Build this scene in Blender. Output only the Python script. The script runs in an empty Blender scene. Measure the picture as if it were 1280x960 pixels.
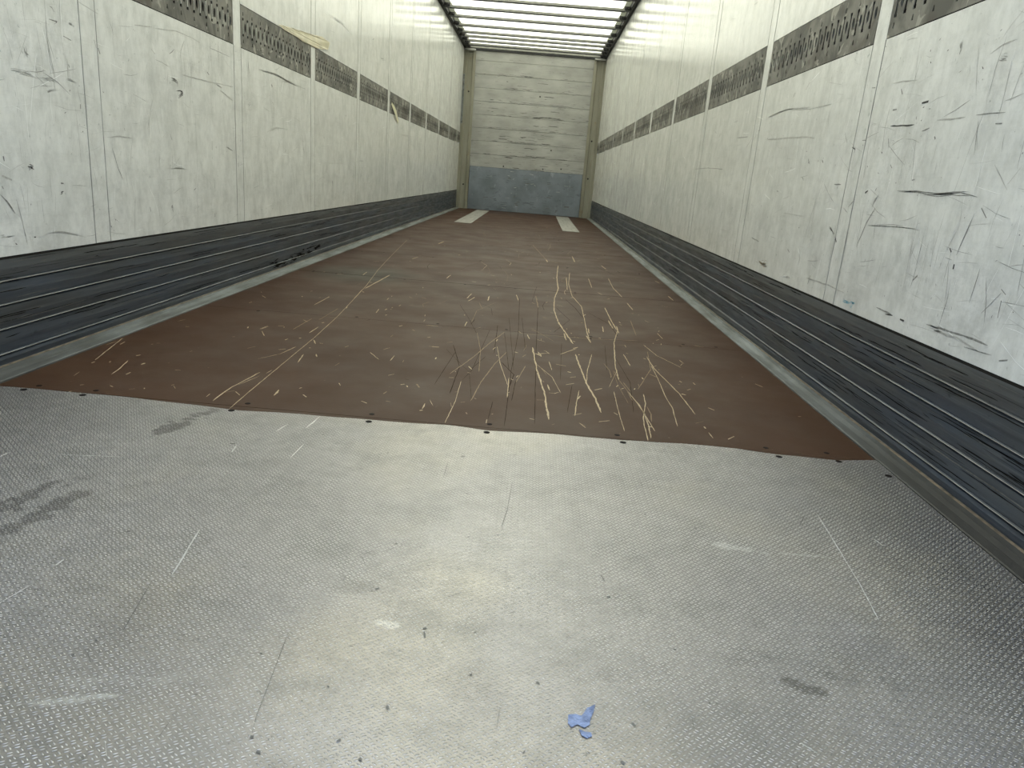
import bpy, bmesh, math, random
import numpy as np
from mathutils import Vector, Matrix

scene = bpy.context.scene
# ---------------------------------------------------------------- camera
F_PX = 911.97
cam_data = bpy.data.cameras.new('camera')
cam = bpy.data.objects.new('camera', cam_data)
scene.collection.objects.link(cam)
cam_data.sensor_fit = 'HORIZONTAL'
cam_data.sensor_width = 36.0
cam_data.lens = 36.0 * F_PX / 1280.0
cam_data.clip_start = 0.02
pit, rol, yaw = [math.radians(a) for a in (-15.8937, -4.6657, 0.6873)]
RM = Matrix.Rotation(yaw, 3, 'Z') @ Matrix.Rotation(pit, 3, 'X') @ Matrix.Rotation(rol, 3, 'Y')
RM = RM @ Matrix(((1, 0, 0), (0, 0, -1), (0, 1, 0)))
cam.matrix_world = Matrix.Translation((0.2249, 0, 0.6501)) @ RM.to_4x4()
scene.camera = cam

# ---------------------------------------------------------------- light
EXPOSURE = 0.07
SKY = 1.9
SUN = 11.5
scene.view_settings.view_transform = 'Standard'
scene.view_settings.look = 'None'
scene.view_settings.gamma = 1.0
scene.view_settings.exposure = EXPOSURE
world = bpy.data.worlds.new('sky')
scene.world = world
world.use_nodes = True
wn = world.node_tree
wn.nodes.clear()
w_out = wn.nodes.new('ShaderNodeOutputWorld')
w_bg = wn.nodes.new('ShaderNodeBackground')
w_co = wn.nodes.new('ShaderNodeTexCoord')
w_sep = wn.nodes.new('ShaderNodeSeparateXYZ')
w_ramp = wn.nodes.new('ShaderNodeValToRGB')
w_ramp.color_ramp.elements[0].position = 0.0
w_ramp.color_ramp.elements[0].color = (0.66, 0.80, 1.0, 1)
w_ramp.color_ramp.elements[1].position = 1.0
w_ramp.color_ramp.elements[1].color = (0.45, 0.62, 1.0, 1)
wn.links.new(w_co.outputs['Generated'], w_sep.inputs[0])
wn.links.new(w_sep.outputs['Z'], w_ramp.inputs[0])
wn.links.new(w_ramp.outputs[0], w_bg.inputs[0])
w_bg.inputs[1].default_value = SKY
wn.links.new(w_bg.outputs[0], w_out.inputs[0])
sun_data = bpy.data.lights.new('sun', 'SUN')
sun_data.energy = SUN
sun_data.angle = math.radians(0.53)
sun_data.color = (1.0, 0.96, 0.88)
sun = bpy.data.objects.new('sun', sun_data)
scene.collection.objects.link(sun)
sun.rotation_euler = (math.radians(-25), math.radians(14), 0)   # high, from beyond the front of the trailer

# ---------------------------------------------------------------- sizes (metres)
HW = 1.24            # half the inner width
DEPTH = 13.9
Y0 = 0.12            # rear end of the load bed
H = 2.72
KICK = (0.054, 0.123, 0.191, 0.256, 0.322)
RB, RT = 1.133, 1.325
FE = 1.181           # half width of the boards between the edge strips
DIV = [2.49 + 1.205 * k for k in range(-1, 10)]

LEFT_MARKS = [
    ('d', 3.8, [(2.303, 1.019), (2.314, 1.017), (2.324, 1.007)]),
    ('d', 5.3, [(2.297, 0.983), (2.334, 0.983), (2.319, 0.974)]),
    ('g', 7.8, [(2.388, 0.992), (2.417, 0.987)]),
    ('g', 8.6, [(2.175, 0.891), (2.18, 0.871), (2.192, 0.868)]),
    ('d', 2.3, [(2.358, 0.948), (2.396, 0.942)]),
    ('g', 2.2, [(2.279, 0.924), (2.284, 0.865), (2.297, 0.839)]),
    ('g', 3.1, [(2.368, 0.882), (2.364, 0.825)]),
    ('D', 11.4, [(3.011, 0.908), (3.052, 0.909), (3.081, 0.902), (3.073, 0.873)]),
    ('D', 9.6, [(3.047, 0.861), (3.099, 0.871), (3.124, 0.866), (3.079, 0.847)]),
    ('D', 7.8, [(2.137, 0.566), (2.15, 0.564), (2.167, 0.56)]),
    ('D', 6.0, [(2.276, 0.521), (2.3, 0.517)]),
    ('d', 3.3, [(2.581, 0.633), (2.61, 0.568), (2.637, 0.527)]),
    ('g', 4.2, [(2.579, 0.669), (2.636, 0.674), (2.714, 0.671)]),
    ('g', 2.4, [(2.443, 1.062), (2.553, 1.047)]),
    ('g', 3.6, [(2.773, 1.055), (2.9, 1.071)]),
    ('g', 3.0, [(2.921, 1.07), (3.087, 1.091), (3.225, 1.089), (3.298, 1.082)]),
    ('d', 2.1, [(3.395, 1.078), (3.498, 1.076), (3.608, 1.073)]),
    ('g', 3.2, [(3.48, 1.12), (3.474, 1.033)]),
    ('g', 4.1, [(3.122, 0.935), (3.383, 0.939), (3.634, 0.947)]),
    ('d', 4.3, [(3.445, 0.938), (3.509, 0.928)]),
    ('g', 4.4, [(3.486, 0.917), (3.63, 0.884)]),
    ('d', 2.9, [(3.152, 1.066), (3.122, 1.028), (3.111, 0.996)]),
    ('d', 3.8, [(3.021, 0.998), (3.043, 1.007), (3.064, 1.022)]),
    ('g', 2.7, [(2.884, 0.994), (2.911, 0.981)]),
    ('d', 5.2, [(3.356, 0.976), (3.376, 0.967)]),
    ('d', 4.1, [(3.384, 0.693), (3.381, 0.655)]),
    ('d', 6.3, [(3.421, 0.675), (3.432, 0.661)]),
    ('d', 4.4, [(3.535, 0.674), (3.615, 0.658)]),
    ('d', 4.1, [(3.393, 0.542), (3.398, 0.472)]),
    ('g', 6.6, [(2.96, 0.572), (3.052, 0.575), (3.149, 0.566)]),
    ('g', 9.9, [(2.107, 0.82), (2.156, 0.823), (2.206, 0.817)]),
    ('g', 11.9, [(2.232, 0.814), (2.296, 0.817), (2.3, 0.784)]),
    ('g', 7.8, [(2.354, 0.824), (2.415, 0.825)]),
    ('d', 2.5, [(2.665, 0.704), (2.67, 0.694)]),
    ('g', 2.7, [(2.841, 0.743), (2.833, 0.679)]),
    ('g', 3.6, [(2.903, 0.631), (2.898, 0.556)]),
    ('d', 3.7, [(2.998, 0.702), (3.012, 0.68)]),
    ('d', 3.9, [(2.417, 0.76), (2.417, 0.745)]),
    ('d', 4.1, [(2.539, 0.943), (2.548, 0.926)]),
    ('g', 3.2, [(2.52, 0.964), (2.528, 0.941)]),
    ('d', 4.5, [(3.672, 0.604), (3.676, 0.586)]),
    ('d', 4.6, [(3.827, 1.092), (3.836, 1.029)]),
    ('d', 5.8, [(3.829, 0.889), (3.848, 0.899)]),
    ('g', 6.0, [(2.244, 0.778), (2.32, 0.791)]),
    ('d', 4.1, [(2.044, 0.592), (2.046, 0.579)]),
    ('d', 4.1, [(2.027, 0.513), (2.031, 0.505)]),
    ('g', 4.8, [(2.031, 0.54), (2.069, 0.529)]),
    ('d', 3.9, [(3.188, 0.484), (3.208, 0.492)]),
    ('d', 4.6, [(3.826, 1.083), (3.836, 1.029)]),
    ('G', 8.0, [(3.931, 1.065), (4.255, 1.077), (4.491, 1.059), (4.859, 1.06)]),
    ('g', 6.6, [(4.271, 1.049), (4.456, 1.065), (4.717, 1.068)]),
    ('d', 10.0, [(4.144, 1.019), (4.175, 1.002)]),
    ('d', 5.8, [(3.82, 0.874), (3.847, 0.896)]),
    ('d', 6.3, [(4.157, 0.934), (4.181, 0.911)]),
    ('d', 8.4, [(4.677, 0.788), (4.697, 0.712), (4.737, 0.672)]),
    ('d', 7.9, [(4.355, 0.68), (4.386, 0.69)]),
    ('D', 9.5, [(5.366, 0.519), (5.394, 0.477)]),
    ('d', 5.5, [(3.535, 0.678), (3.615, 0.658)]),
    ('g', 6.6, [(5.16, 0.632), (5.579, 0.637), (6.005, 0.632)]),
    ('d', 7.4, [(6.136, 0.666), (6.348, 0.67)]),
    ('g', 9.7, [(6.27, 0.727), (6.647, 0.735)]),
    ('g', 10.3, [(7.781, 0.964), (8.835, 0.977)]),
    ('w', 9.9, [(5.135, 1.566), (5.583, 1.579), (5.812, 1.554)]),
    ('g', 3.3, [(5.548, 1.724), (5.555, 1.599)]),
    ('g', 6.7, [(7.67, 0.862), (7.709, 0.767)]),
    ('d', 5.7, [(4.777, 0.912), (4.79, 0.904)]),
    ('d', 6.2, [(5.271, 0.995), (5.287, 0.971)]),
    ('d', 6.8, [(5.702, 0.984), (5.744, 0.977)]),
    ('g', 7.6, [(4.06, 0.77), (4.215, 0.8), (4.417, 0.802)]),
    ('d', 9.7, [(6.541, 1.635), (6.629, 1.665)]),
    ('d', 10.4, [(6.871, 1.545), (7.13, 1.566)]),
    ('d', 4.3, [(2.016, 0.491), (2.042, 0.47), (2.067, 0.438)]),
    ('g', 2.6, [(2.078, 0.476), (2.094, 0.412), (2.106, 0.347)]),
    ('D', 7.5, [(2.277, 0.489), (2.297, 0.492)]),
    ('D', 8.1, [(2.98, 0.431), (2.998, 0.4)]),
    ('d', 4.4, [(2.812, 0.427), (2.816, 0.41)]),
    ('d', 3.9, [(3.391, 0.377), (3.384, 0.361)]),
    ('g', 5.5, [(2.154, 0.372), (2.272, 0.371), (2.4, 0.346)]),
    ('d', 5.4, [(4.843, 0.427), (4.865, 0.398)]),
    ('g', 4.0, [(2.528, 0.438), (2.541, 0.361)]),
    ('g', 6.9, [(1.998, 0.377), (2.058, 0.379)]),
]
RIGHT_MARKS = [
    ('g', 8.7, [(2.004, 1.06), (1.996, 1.027)]),
    ('d', 3.6, [(1.996, 1.035), (1.999, 1.025)]),
    ('g', 2.7, [(1.862, 1.005), (1.819, 1.018), (1.77, 1.021)]),
    ('g', 3.2, [(2.339, 0.997), (2.272, 0.995), (2.189, 0.988)]),
    ('d', 3.2, [(2.276, 0.975), (2.262, 0.959)]),
    ('D', 5.3, [(2.136, 0.924), (2.102, 0.925)]),
    ('d', 4.0, [(2.303, 0.92), (2.278, 0.92)]),
    ('D', 3.9, [(2.295, 0.875), (2.214, 0.871), (2.152, 0.87)]),
    ('d', 5.3, [(2.102, 0.85), (2.086, 0.853), (2.065, 0.856)]),
    ('g', 3.6, [(2.035, 0.873), (1.967, 0.871), (1.905, 0.871)]),
    ('d', 2.7, [(1.86, 0.872), (1.805, 0.872), (1.747, 0.869)]),
    ('d', 3.3, [(1.774, 0.847), (1.749, 0.846)]),
    ('d', 2.0, [(1.845, 0.857), (1.829, 0.781)]),
    ('g', 2.0, [(1.843, 0.838), (1.821, 0.793)]),
    ('g', 3.3, [(1.758, 0.894), (1.729, 0.898), (1.698, 0.903)]),
    ('d', 2.4, [(2.292, 0.84), (2.277, 0.815)]),
    ('d', 3.7, [(2.03, 0.833), (2.023, 0.826)]),
    ('G', 8.6, [(2.176, 0.693), (2.059, 0.693), (1.945, 0.686), (1.842, 0.697), (1.776, 0.689)]),
    ('d', 4.9, [(1.969, 0.691), (1.878, 0.692)]),
    ('g', 4.5, [(2.625, 0.877), (2.603, 0.855), (2.589, 0.841)]),
    ('g', 4.4, [(3.527, 0.993), (3.295, 1.006), (3.008, 0.99)]),
    ('g', 4.0, [(3.502, 0.895), (2.974, 0.881), (2.9, 0.87)]),
    ('D', 6.1, [(2.546, 0.826), (2.512, 0.818), (2.524, 0.798)]),
    ('D', 6.9, [(2.927, 0.793), (2.909, 0.781)]),
    ('D', 4.9, [(2.374, 0.684), (2.357, 0.691)]),
    ('d', 5.1, [(2.478, 0.638), (2.44, 0.663)]),
    ('g', 8.0, [(2.314, 0.647), (2.275, 0.686)]),
    ('d', 4.3, [(3.219, 1.062), (3.237, 1.047)]),
    ('d', 3.2, [(2.243, 0.766), (2.232, 0.757)]),
    ('d', 3.0, [(2.098, 0.723), (2.083, 0.725)]),
    ('g', 2.6, [(1.642, 0.752), (1.674, 0.716)]),
    ('g', 2.6, [(1.739, 0.758), (1.669, 0.703)]),
    ('g', 2.9, [(2.787, 0.974), (2.812, 0.925)]),
    ('d', 3.5, [(2.632, 0.708), (2.572, 0.707)]),
    ('d', 4.7, [(2.783, 0.79), (2.774, 0.784)]),
    ('d', 5.4, [(3.239, 0.676), (3.217, 0.673)]),
    ('d', 4.0, [(2.952, 0.73), (2.938, 0.718)]),
    ('g', 5.8, [(2.431, 0.889), (2.392, 0.886)]),
    ('g', 9.4, [(1.823, 0.99), (1.781, 0.984)]),
    ('d', 3.4, [(2.478, 1.0), (2.454, 0.998)]),
    ('d', 3.4, [(2.472, 0.844), (2.443, 0.843)]),
    ('D', 12.2, [(2.607, 0.566), (2.566, 0.552), (2.541, 0.525)]),
    ('D', 5.0, [(2.537, 0.538), (2.518, 0.521)]),
    ('d', 4.7, [(2.284, 0.642), (2.322, 0.596), (2.358, 0.52)]),
    ('G', 5.9, [(2.31, 0.589), (2.114, 0.598), (2.003, 0.598), (1.944, 0.595)]),
    ('d', 3.9, [(1.773, 0.639), (1.786, 0.598), (1.802, 0.55)]),
    ('d', 3.3, [(1.971, 0.584), (1.972, 0.545), (1.974, 0.506)]),
    ('d', 3.3, [(1.972, 0.503), (1.974, 0.473), (1.979, 0.444)]),
    ('d', 5.0, [(1.975, 0.466), (1.956, 0.482)]),
    ('D', 3.9, [(1.836, 0.564), (1.826, 0.555)]),
    ('D', 4.7, [(1.801, 0.529), (1.801, 0.517)]),
    ('B', 19.6, [(3.295, 0.359), (3.194, 0.374)]),
    ('B', 11.1, [(3.34, 0.371), (3.2, 0.354)]),
    ('d', 4.3, [(2.692, 0.387), (2.7, 0.354)]),
    ('g', 2.9, [(2.44, 0.589), (2.441, 0.493), (2.437, 0.403)]),
    ('g', 3.0, [(2.549, 0.582), (2.542, 0.441), (2.54, 0.372)]),
    ('d', 2.2, [(1.705, 0.451), (1.699, 0.492), (1.696, 0.532)]),
    ('d', 2.9, [(1.65, 0.437), (1.624, 0.464), (1.6, 0.49)]),
    ('d', 2.9, [(1.603, 0.498), (1.584, 0.489)]),
    ('d', 2.9, [(1.59, 0.437), (1.593, 0.475)]),
    ('d', 4.3, [(2.142, 0.365), (2.094, 0.364), (2.047, 0.362)]),
    ('D', 5.1, [(2.082, 0.356), (2.039, 0.36)]),
    ('D', 5.0, [(1.994, 0.358), (1.972, 0.357)]),
    ('G', 4.4, [(1.86, 0.37), (1.734, 0.374), (1.653, 0.377), (1.599, 0.374)]),
    ('g', 5.3, [(1.82, 0.362), (1.72, 0.365), (1.624, 0.354)]),
    ('d', 3.5, [(1.549, 0.352), (1.522, 0.36)]),
    ('d', 5.1, [(3.494, 0.461), (3.368, 0.452)]),
    ('g', 5.9, [(4.13, 0.463), (3.905, 0.452)]),
    ('g', 4.5, [(3.099, 0.59), (2.864, 0.587)]),
    ('w', 7.7, [(2.892, 0.487), (2.828, 0.445), (2.838, 0.397)]),
    ('w', 10.1, [(2.995, 0.348), (2.875, 0.349)]),
    ('c', 13.0, [(2.32, 0.348), (2.285, 0.346)]),
    ('c', 7.5, [(2.377, 0.345), (2.312, 0.351)]),
    ('g', 4.0, [(2.723, 0.374), (2.509, 0.377), (2.38, 0.371)]),
    ('d', 2.9, [(1.682, 0.352), (1.578, 0.357)]),
    ('g', 9.3, [(1.845, 0.364), (1.777, 0.371)]),
    ('d', 3.0, [(2.512, 0.633), (2.474, 0.619)]),
    ('d', 3.0, [(1.748, 0.663), (1.72, 0.642)]),
    ('d', 3.4, [(2.977, 0.455), (2.951, 0.445)]),
    ('d', 5.4, [(4.576, 0.995), (4.525, 0.978)]),
    ('d', 4.0, [(4.461, 0.948), (4.417, 0.975)]),
    ('d', 4.6, [(4.042, 0.929), (3.832, 0.924)]),
    ('d', 3.7, [(4.155, 1.014), (4.077, 1.017)]),
    ('g', 4.1, [(3.547, 0.995), (3.381, 1.003), (3.203, 1.004)]),
    ('g', 2.8, [(3.223, 0.996), (2.988, 0.982), (2.792, 0.982)]),
    ('d', 4.1, [(4.996, 0.784), (4.619, 0.786), (4.241, 0.775)]),
    ('d', 3.4, [(3.836, 0.872), (3.75, 0.915)]),
    ('d', 4.5, [(2.927, 0.798), (2.911, 0.78)]),
    ('d', 4.3, [(2.784, 0.791), (2.771, 0.781)]),
    ('g', 3.8, [(4.239, 1.441), (4.188, 1.389)]),
    ('d', 3.3, [(3.666, 0.942), (3.635, 0.945)]),
    ('g', 5.5, [(6.52, 1.707), (6.294, 1.702)]),
    ('g', 4.4, [(4.942, 0.84), (4.916, 0.715)]),
    ('d', 2.7, [(2.964, 0.732), (2.946, 0.725)]),
    ('d', 3.7, [(4.043, 1.572), (4.113, 1.573)]),
    ('g', 4.7, [(3.095, 1.061), (3.065, 1.086)]),
]
FLOOR_SCRATCHES = [
    ('t', 5.2, [(0.26, 2.84), (0.279, 2.48), (0.302, 2.226), (0.313, 1.95)]),
    ('t', 6.2, [(0.378, 3.431), (0.403, 3.196), (0.429, 2.968)]),
    ('t', 5.3, [(0.44, 5.776), (0.413, 5.061), (0.407, 4.508), (0.377, 4.129), (0.365, 3.743), (0.378, 3.431)]),
    ('t', 5.4, [(0.429, 2.781), (0.438, 2.533), (0.447, 2.352), (0.463, 2.196), (0.469, 2.056)]),
    ('t', 2.5, [(0.495, 2.805), (0.46, 2.54), (0.447, 2.381)]),
    ('t', 4.3, [(0.48, 5.103), (0.464, 4.491)]),
    ('t', 3.8, [(0.516, 5.387), (0.482, 4.758), (0.483, 4.271), (0.518, 3.925), (0.51, 3.489), (0.503, 3.211), (0.506, 3.02)]),
    ('t', 3.5, [(0.579, 2.309), (0.593, 2.184), (0.601, 2.081), (0.597, 1.964), (0.588, 1.865)]),
    ('t', 2.7, [(0.597, 2.185), (0.601, 2.059), (0.608, 1.927)]),
    ('t', 2.7, [(0.627, 2.296), (0.62, 2.192), (0.592, 2.046), (0.584, 1.96), (0.577, 1.844)]),
    ('t', 3.3, [(0.717, 2.845), (0.717, 2.66), (0.734, 2.502), (0.752, 2.333), (0.76, 2.118)]),
    ('t', 2.3, [(0.713, 2.694), (0.708, 2.493), (0.698, 2.291), (0.699, 2.166), (0.682, 1.986)]),
    ('s', 2.3, [(0.559, 2.573), (0.563, 2.447), (0.577, 2.322), (0.581, 2.205)]),
    ('t', 3.5, [(0.651, 3.324), (0.608, 3.06), (0.571, 2.645), (0.563, 2.447)]),
    ('t', 4.7, [(0.647, 3.951), (0.646, 3.61), (0.648, 3.35)]),
    ('t', 5.5, [(0.631, 3.573), (0.634, 3.371)]),
    ('t', 4.6, [(0.785, 5.232), (0.772, 4.767), (0.791, 4.39)]),
    ('t', 5.1, [(0.795, 4.179), (0.8, 3.951)]),
    ('t', 2.9, [(0.416, 2.273), (0.402, 2.154), (0.389, 2.002)]),
    ('s', 3.7, [(-0.013, 2.338), (0.046, 2.606), (0.09, 2.86), (0.137, 3.086)]),
    ('s', 3.3, [(0.082, 2.061), (0.097, 2.271), (0.128, 2.529), (0.162, 2.723)]),
    ('t', 2.0, [(0.033, 2.265), (0.038, 2.049), (0.032, 1.845)]),
    ('t', 2.8, [(0.185, 2.357), (0.188, 2.128)]),
    ('s', 3.0, [(0.237, 2.532), (0.21, 2.307)]),
    ('s', 4.9, [(0.27, 4.157), (0.283, 3.774)]),
    ('t', 3.8, [(0.159, 4.141), (0.175, 3.944)]),
    ('t', 3.1, [(0.838, 3.348), (0.845, 3.223)]),
    ('t', 3.5, [(0.625, 2.852), (0.63, 2.666)]),
    ('s', 3.1, [(0.576, 2.422), (0.587, 2.311)]),
    ('s', 4.0, [(0.349, 3.099), (0.531, 3.1), (0.719, 3.14)]),
    ('s', 3.0, [(0.197, 3.086), (0.349, 3.099)]),
    ('t', 3.8, [(0.369, 2.759), (0.439, 2.886)]),
    ('t', 5.9, [(0.495, 3.157), (0.506, 3.02)]),
    ('t', 1.4, [(0.531, 2.295), (0.523, 2.071), (0.521, 1.905)]),
    ('t', 4.5, [(0.314, 2.311), (0.32, 2.244)]),
    ('t', 3.7, [(0.316, 2.217), (0.335, 2.215), (0.35, 2.235)]),
    ('t', 7.1, [(1.102, 4.601), (1.106, 4.422)]),
    ('t', 4.5, [(0.845, 2.832), (0.853, 2.778)]),
    ('t', 5.3, [(0.762, 2.006), (0.763, 1.99)]),
    ('t', 3.2, [(0.764, 1.957), (0.766, 1.91)]),
    ('s', 3.2, [(0.747, 3.624), (0.728, 3.251)]),
    ('t', 4.5, [(0.637, 5.14), (0.629, 4.685)]),
    ('t', 7.5, [(0.802, 6.034), (0.82, 5.809)]),
    ('t', 7.9, [(0.588, 6.601), (0.59, 6.134)]),
    ('t', 5.3, [(0.594, 1.963), (0.607, 1.962)]),
    ('t', 6.9, [(0.76, 2.336), (0.772, 2.326)]),
    ('s', 5.9, [(0.226, 7.444), (0.352, 6.132), (0.445, 5.942)]),
    ('t', 9.6, [(0.352, 6.132), (0.358, 5.962)]),
    ('t', 5.3, [(0.283, 2.767), (0.296, 2.695), (0.27, 2.743)]),
    ('t', 5.4, [(0.27, 2.723), (0.324, 2.762)]),
    ('t', 4.3, [(0.588, 3.407), (0.581, 3.269)]),
    ('t', 5.3, [(0.657, 3.437), (0.651, 3.271)]),
    ('t', 5.2, [(0.516, 3.321), (0.511, 3.214)]),
    ('t', 5.1, [(0.549, 3.13), (0.556, 3.123)]),
    ('t', 8.7, [(-0.131, 4.519), (-0.104, 4.514)]),
    ('t', 5.0, [(-0.089, 4.049), (-0.1, 3.88)]),
    ('t', 4.9, [(-0.063, 3.939), (-0.085, 3.795)]),
    ('t', 4.1, [(-0.04, 3.247), (-0.04, 3.139)]),
    ('t', 5.9, [(-0.286, 4.735), (-0.293, 4.56)]),
    ('t', 4.4, [(-0.123, 2.704), (-0.097, 2.706)]),
    ('t', 6.2, [(0.011, 4.019), (0.015, 3.861)]),
    ('t', 3.9, [(0.236, 3.077), (0.247, 2.988)]),
    ('t', 2.5, [(0.141, 1.904), (0.141, 1.874)]),
    ('t', 4.9, [(0.397, 3.168), (0.402, 3.025)]),
    ('t', 3.9, [(0.65, 3.03), (0.652, 2.987)]),
    ('t', 4.9, [(0.652, 2.507), (0.653, 2.485)]),
    ('t', 5.7, [(0.387, 2.5), (0.399, 2.494)]),
    ('t', 5.4, [(0.193, 2.734), (0.205, 2.723)]),
    ('t', 4.8, [(0.425, 2.881), (0.445, 2.909)]),
    ('t', 2.0, [(0.508, 2.067), (0.517, 2.047)]),
    ('t', 3.3, [(0.783, 2.502), (0.789, 2.488)]),
    ('t', 6.7, [(1.132, 5.322), (1.148, 5.21)]),
    ('t', 4.3, [(0.652, 4.5), (0.674, 4.418)]),
    ('k', 3.2, [(0.18, 4.026), (0.197, 3.086), (0.189, 2.451), (0.191, 1.858)]),
    ('k', 3.5, [(0.283, 3.847), (0.274, 2.687), (0.273, 1.899)]),
    ('k', 2.4, [(0.143, 3.445), (0.198, 2.453)]),
    ('k', 2.4, [(0.381, 2.972), (0.358, 2.382)]),
    ('k', 2.5, [(0.563, 2.997), (0.533, 2.565)]),
    ('k', 2.6, [(0.147, 2.08), (0.144, 1.905)]),
    ('k', 2.9, [(-0.028, 2.653), (-0.045, 2.2)]),
    ('k', 3.2, [(0.088, 2.621), (0.047, 2.403)]),
    ('k', 2.7, [(0.396, 2.336), (0.368, 2.028)]),
    ('k', 2.7, [(0.204, 3.473), (0.233, 2.788)]),
    ('k', 2.4, [(0.137, 3.086), (0.181, 2.448)]),
    ('k', 2.4, [(0.073, 3.135), (0.055, 2.406), (0.035, 2.28)]),
    ('k', 3.5, [(0.209, 2.335), (0.202, 2.096)]),
    ('t', 2.2, [(-0.938, 6.849), (-0.831, 5.569), (-0.751, 4.686), (-0.674, 4.009), (-0.636, 3.579), (-0.594, 3.086), (-0.571, 2.686), (-0.561, 2.399), (-0.552, 2.176), (-0.545, 1.978), (-0.537, 1.811)]),
    ('t', 4.3, [(-0.636, 3.579), (-0.663, 3.866)]),
    ('t', 3.4, [(-0.603, 1.864), (-0.606, 1.93), (-0.606, 2.001), (-0.599, 2.057), (-0.588, 2.172)]),
    ('t', 1.8, [(-0.598, 2.025), (-0.574, 2.133)]),
    ('t', 2.0, [(-0.651, 2.324), (-0.607, 2.412), (-0.59, 2.532)]),
    ('t', 3.6, [(-0.606, 2.418), (-0.589, 2.526)]),
    ('s', 4.2, [(-0.688, 2.8), (-0.683, 3.033)]),
    ('s', 2.8, [(-0.648, 3.016), (-0.642, 3.299)]),
    ('t', 4.0, [(-0.764, 3.337), (-0.761, 3.588)]),
    ('t', 6.2, [(-0.659, 3.919), (-0.638, 4.508)]),
    ('t', 4.0, [(-0.613, 2.762), (-0.611, 2.881)]),
    ('t', 5.0, [(-0.785, 4.413), (-0.792, 4.555)]),
    ('t', 5.8, [(-0.468, 1.955), (-0.473, 2.01)]),
    ('t', 3.4, [(-0.517, 2.324), (-0.532, 2.433)]),
    ('t', 2.5, [(-0.566, 2.164), (-0.563, 2.209)]),
    ('t', 3.5, [(-0.324, 2.539), (-0.273, 2.449)]),
    ('t', 2.8, [(-0.233, 2.443), (-0.233, 2.525)]),
    ('t', 3.8, [(-0.46, 3.271), (-0.467, 3.372)]),
    ('t', 4.1, [(-0.481, 3.628), (-0.483, 3.69)]),
    ('t', 3.2, [(-0.805, 2.759), (-0.796, 2.823)]),
    ('t', 4.0, [(-0.761, 2.838), (-0.741, 2.846)]),
    ('t', 3.0, [(-0.786, 2.729), (-0.748, 2.651)]),
    ('t', 3.7, [(-1.038, 3.255), (-1.036, 3.284)]),
    ('t', 3.8, [(-1.055, 3.463), (-1.016, 3.41)]),
    ('t', 2.2, [(-0.634, 1.893), (-0.636, 1.921)]),
    ('t', 4.0, [(-0.045, 1.948), (-0.045, 2.0)]),
    ('t', 1.7, [(-0.036, 2.038), (-0.019, 1.984)]),
    ('t', 4.3, [(-0.205, 3.098), (-0.151, 3.09)]),
    ('t', 4.3, [(-0.308, 3.023), (-0.298, 3.045)]),
    ('s', 3.8, [(-0.135, 2.707), (-0.097, 2.711)]),
    ('t', 6.2, [(-0.653, 5.422), (-0.634, 5.579)]),
    ('t', 5.0, [(-0.62, 2.962), (-0.615, 2.977)]),
    ('t', 5.2, [(-0.62, 2.66), (-0.615, 2.669)]),
    ('t', 5.1, [(-0.563, 2.654), (-0.538, 2.595)]),
    ('t', 4.3, [(-0.542, 2.528), (-0.536, 2.53)]),
    ('t', 4.1, [(-0.494, 2.452), (-0.48, 2.414)]),
    ('t', 3.7, [(-0.658, 2.616), (-0.654, 2.636)]),
    ('t', 6.1, [(-1.025, 4.4), (-1.015, 4.406)]),
    ('t', 7.3, [(-0.936, 4.362), (-0.89, 4.373)]),
    ('t', 6.4, [(-0.636, 3.796), (-0.649, 3.816)]),
    ('t', 4.7, [(-0.437, 3.36), (-0.433, 3.389)]),
    ('t', 3.9, [(-0.395, 3.492), (-0.391, 3.523)]),
    ('t', 13.5, [(-0.631, 6.713), (-0.611, 6.993)]),
    ('k', 5.2, [(-0.461, 3.076), (-0.451, 3.127)]),
    ('k', 4.5, [(-0.574, 2.685), (-0.563, 2.672)]),
    ('k', 5.2, [(-0.134, 3.093), (-0.12, 3.086)]),
    ('k', 3.2, [(-0.144, 2.235), (-0.13, 2.228)]),
    ('k', 3.5, [(-0.92, 3.119), (-0.901, 3.128)]),
    ('t', 2.4, [(-1.097, 2.154), (-1.135, 2.302), (-1.171, 2.444)]),
    ('t', 3.4, [(-1.168, 2.338), (-1.165, 2.394)]),
    ('t', 3.0, [(-0.971, 2.022), (-0.983, 2.09), (-1.006, 2.176)]),
    ('t', 5.4, [(-0.949, 2.148), (-0.946, 2.165)]),
    ('t', 2.9, [(-0.934, 2.034), (-0.933, 2.057)]),
    ('t', 3.0, [(-1.134, 2.769), (-1.124, 2.815)]),
    ('t', 4.0, [(-1.014, 2.24), (-1.007, 2.253)]),
    ('t', 2.3, [(-0.83, 2.12), (-0.813, 2.12)]),
    ('t', 2.2, [(-1.056, 1.98), (-1.064, 2.02)]),
    ('t', 2.7, [(-0.916, 1.919), (-0.903, 1.91)]),
    ('t', 3.4, [(-1.044, 2.393), (-1.042, 2.402)]),
    ('t', 2.6, [(-1.038, 2.415), (-1.027, 2.419)]),
    ('t', 2.5, [(-1.133, 2.359), (-1.137, 2.397)]),
    ('t', 2.7, [(-0.982, 1.837), (-0.978, 1.845)]),
    ('t', 2.8, [(-0.768, 1.969), (-0.763, 1.976)]),
    ('t', 3.0, [(-0.802, 2.751), (-0.79, 2.815)]),
]
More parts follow.
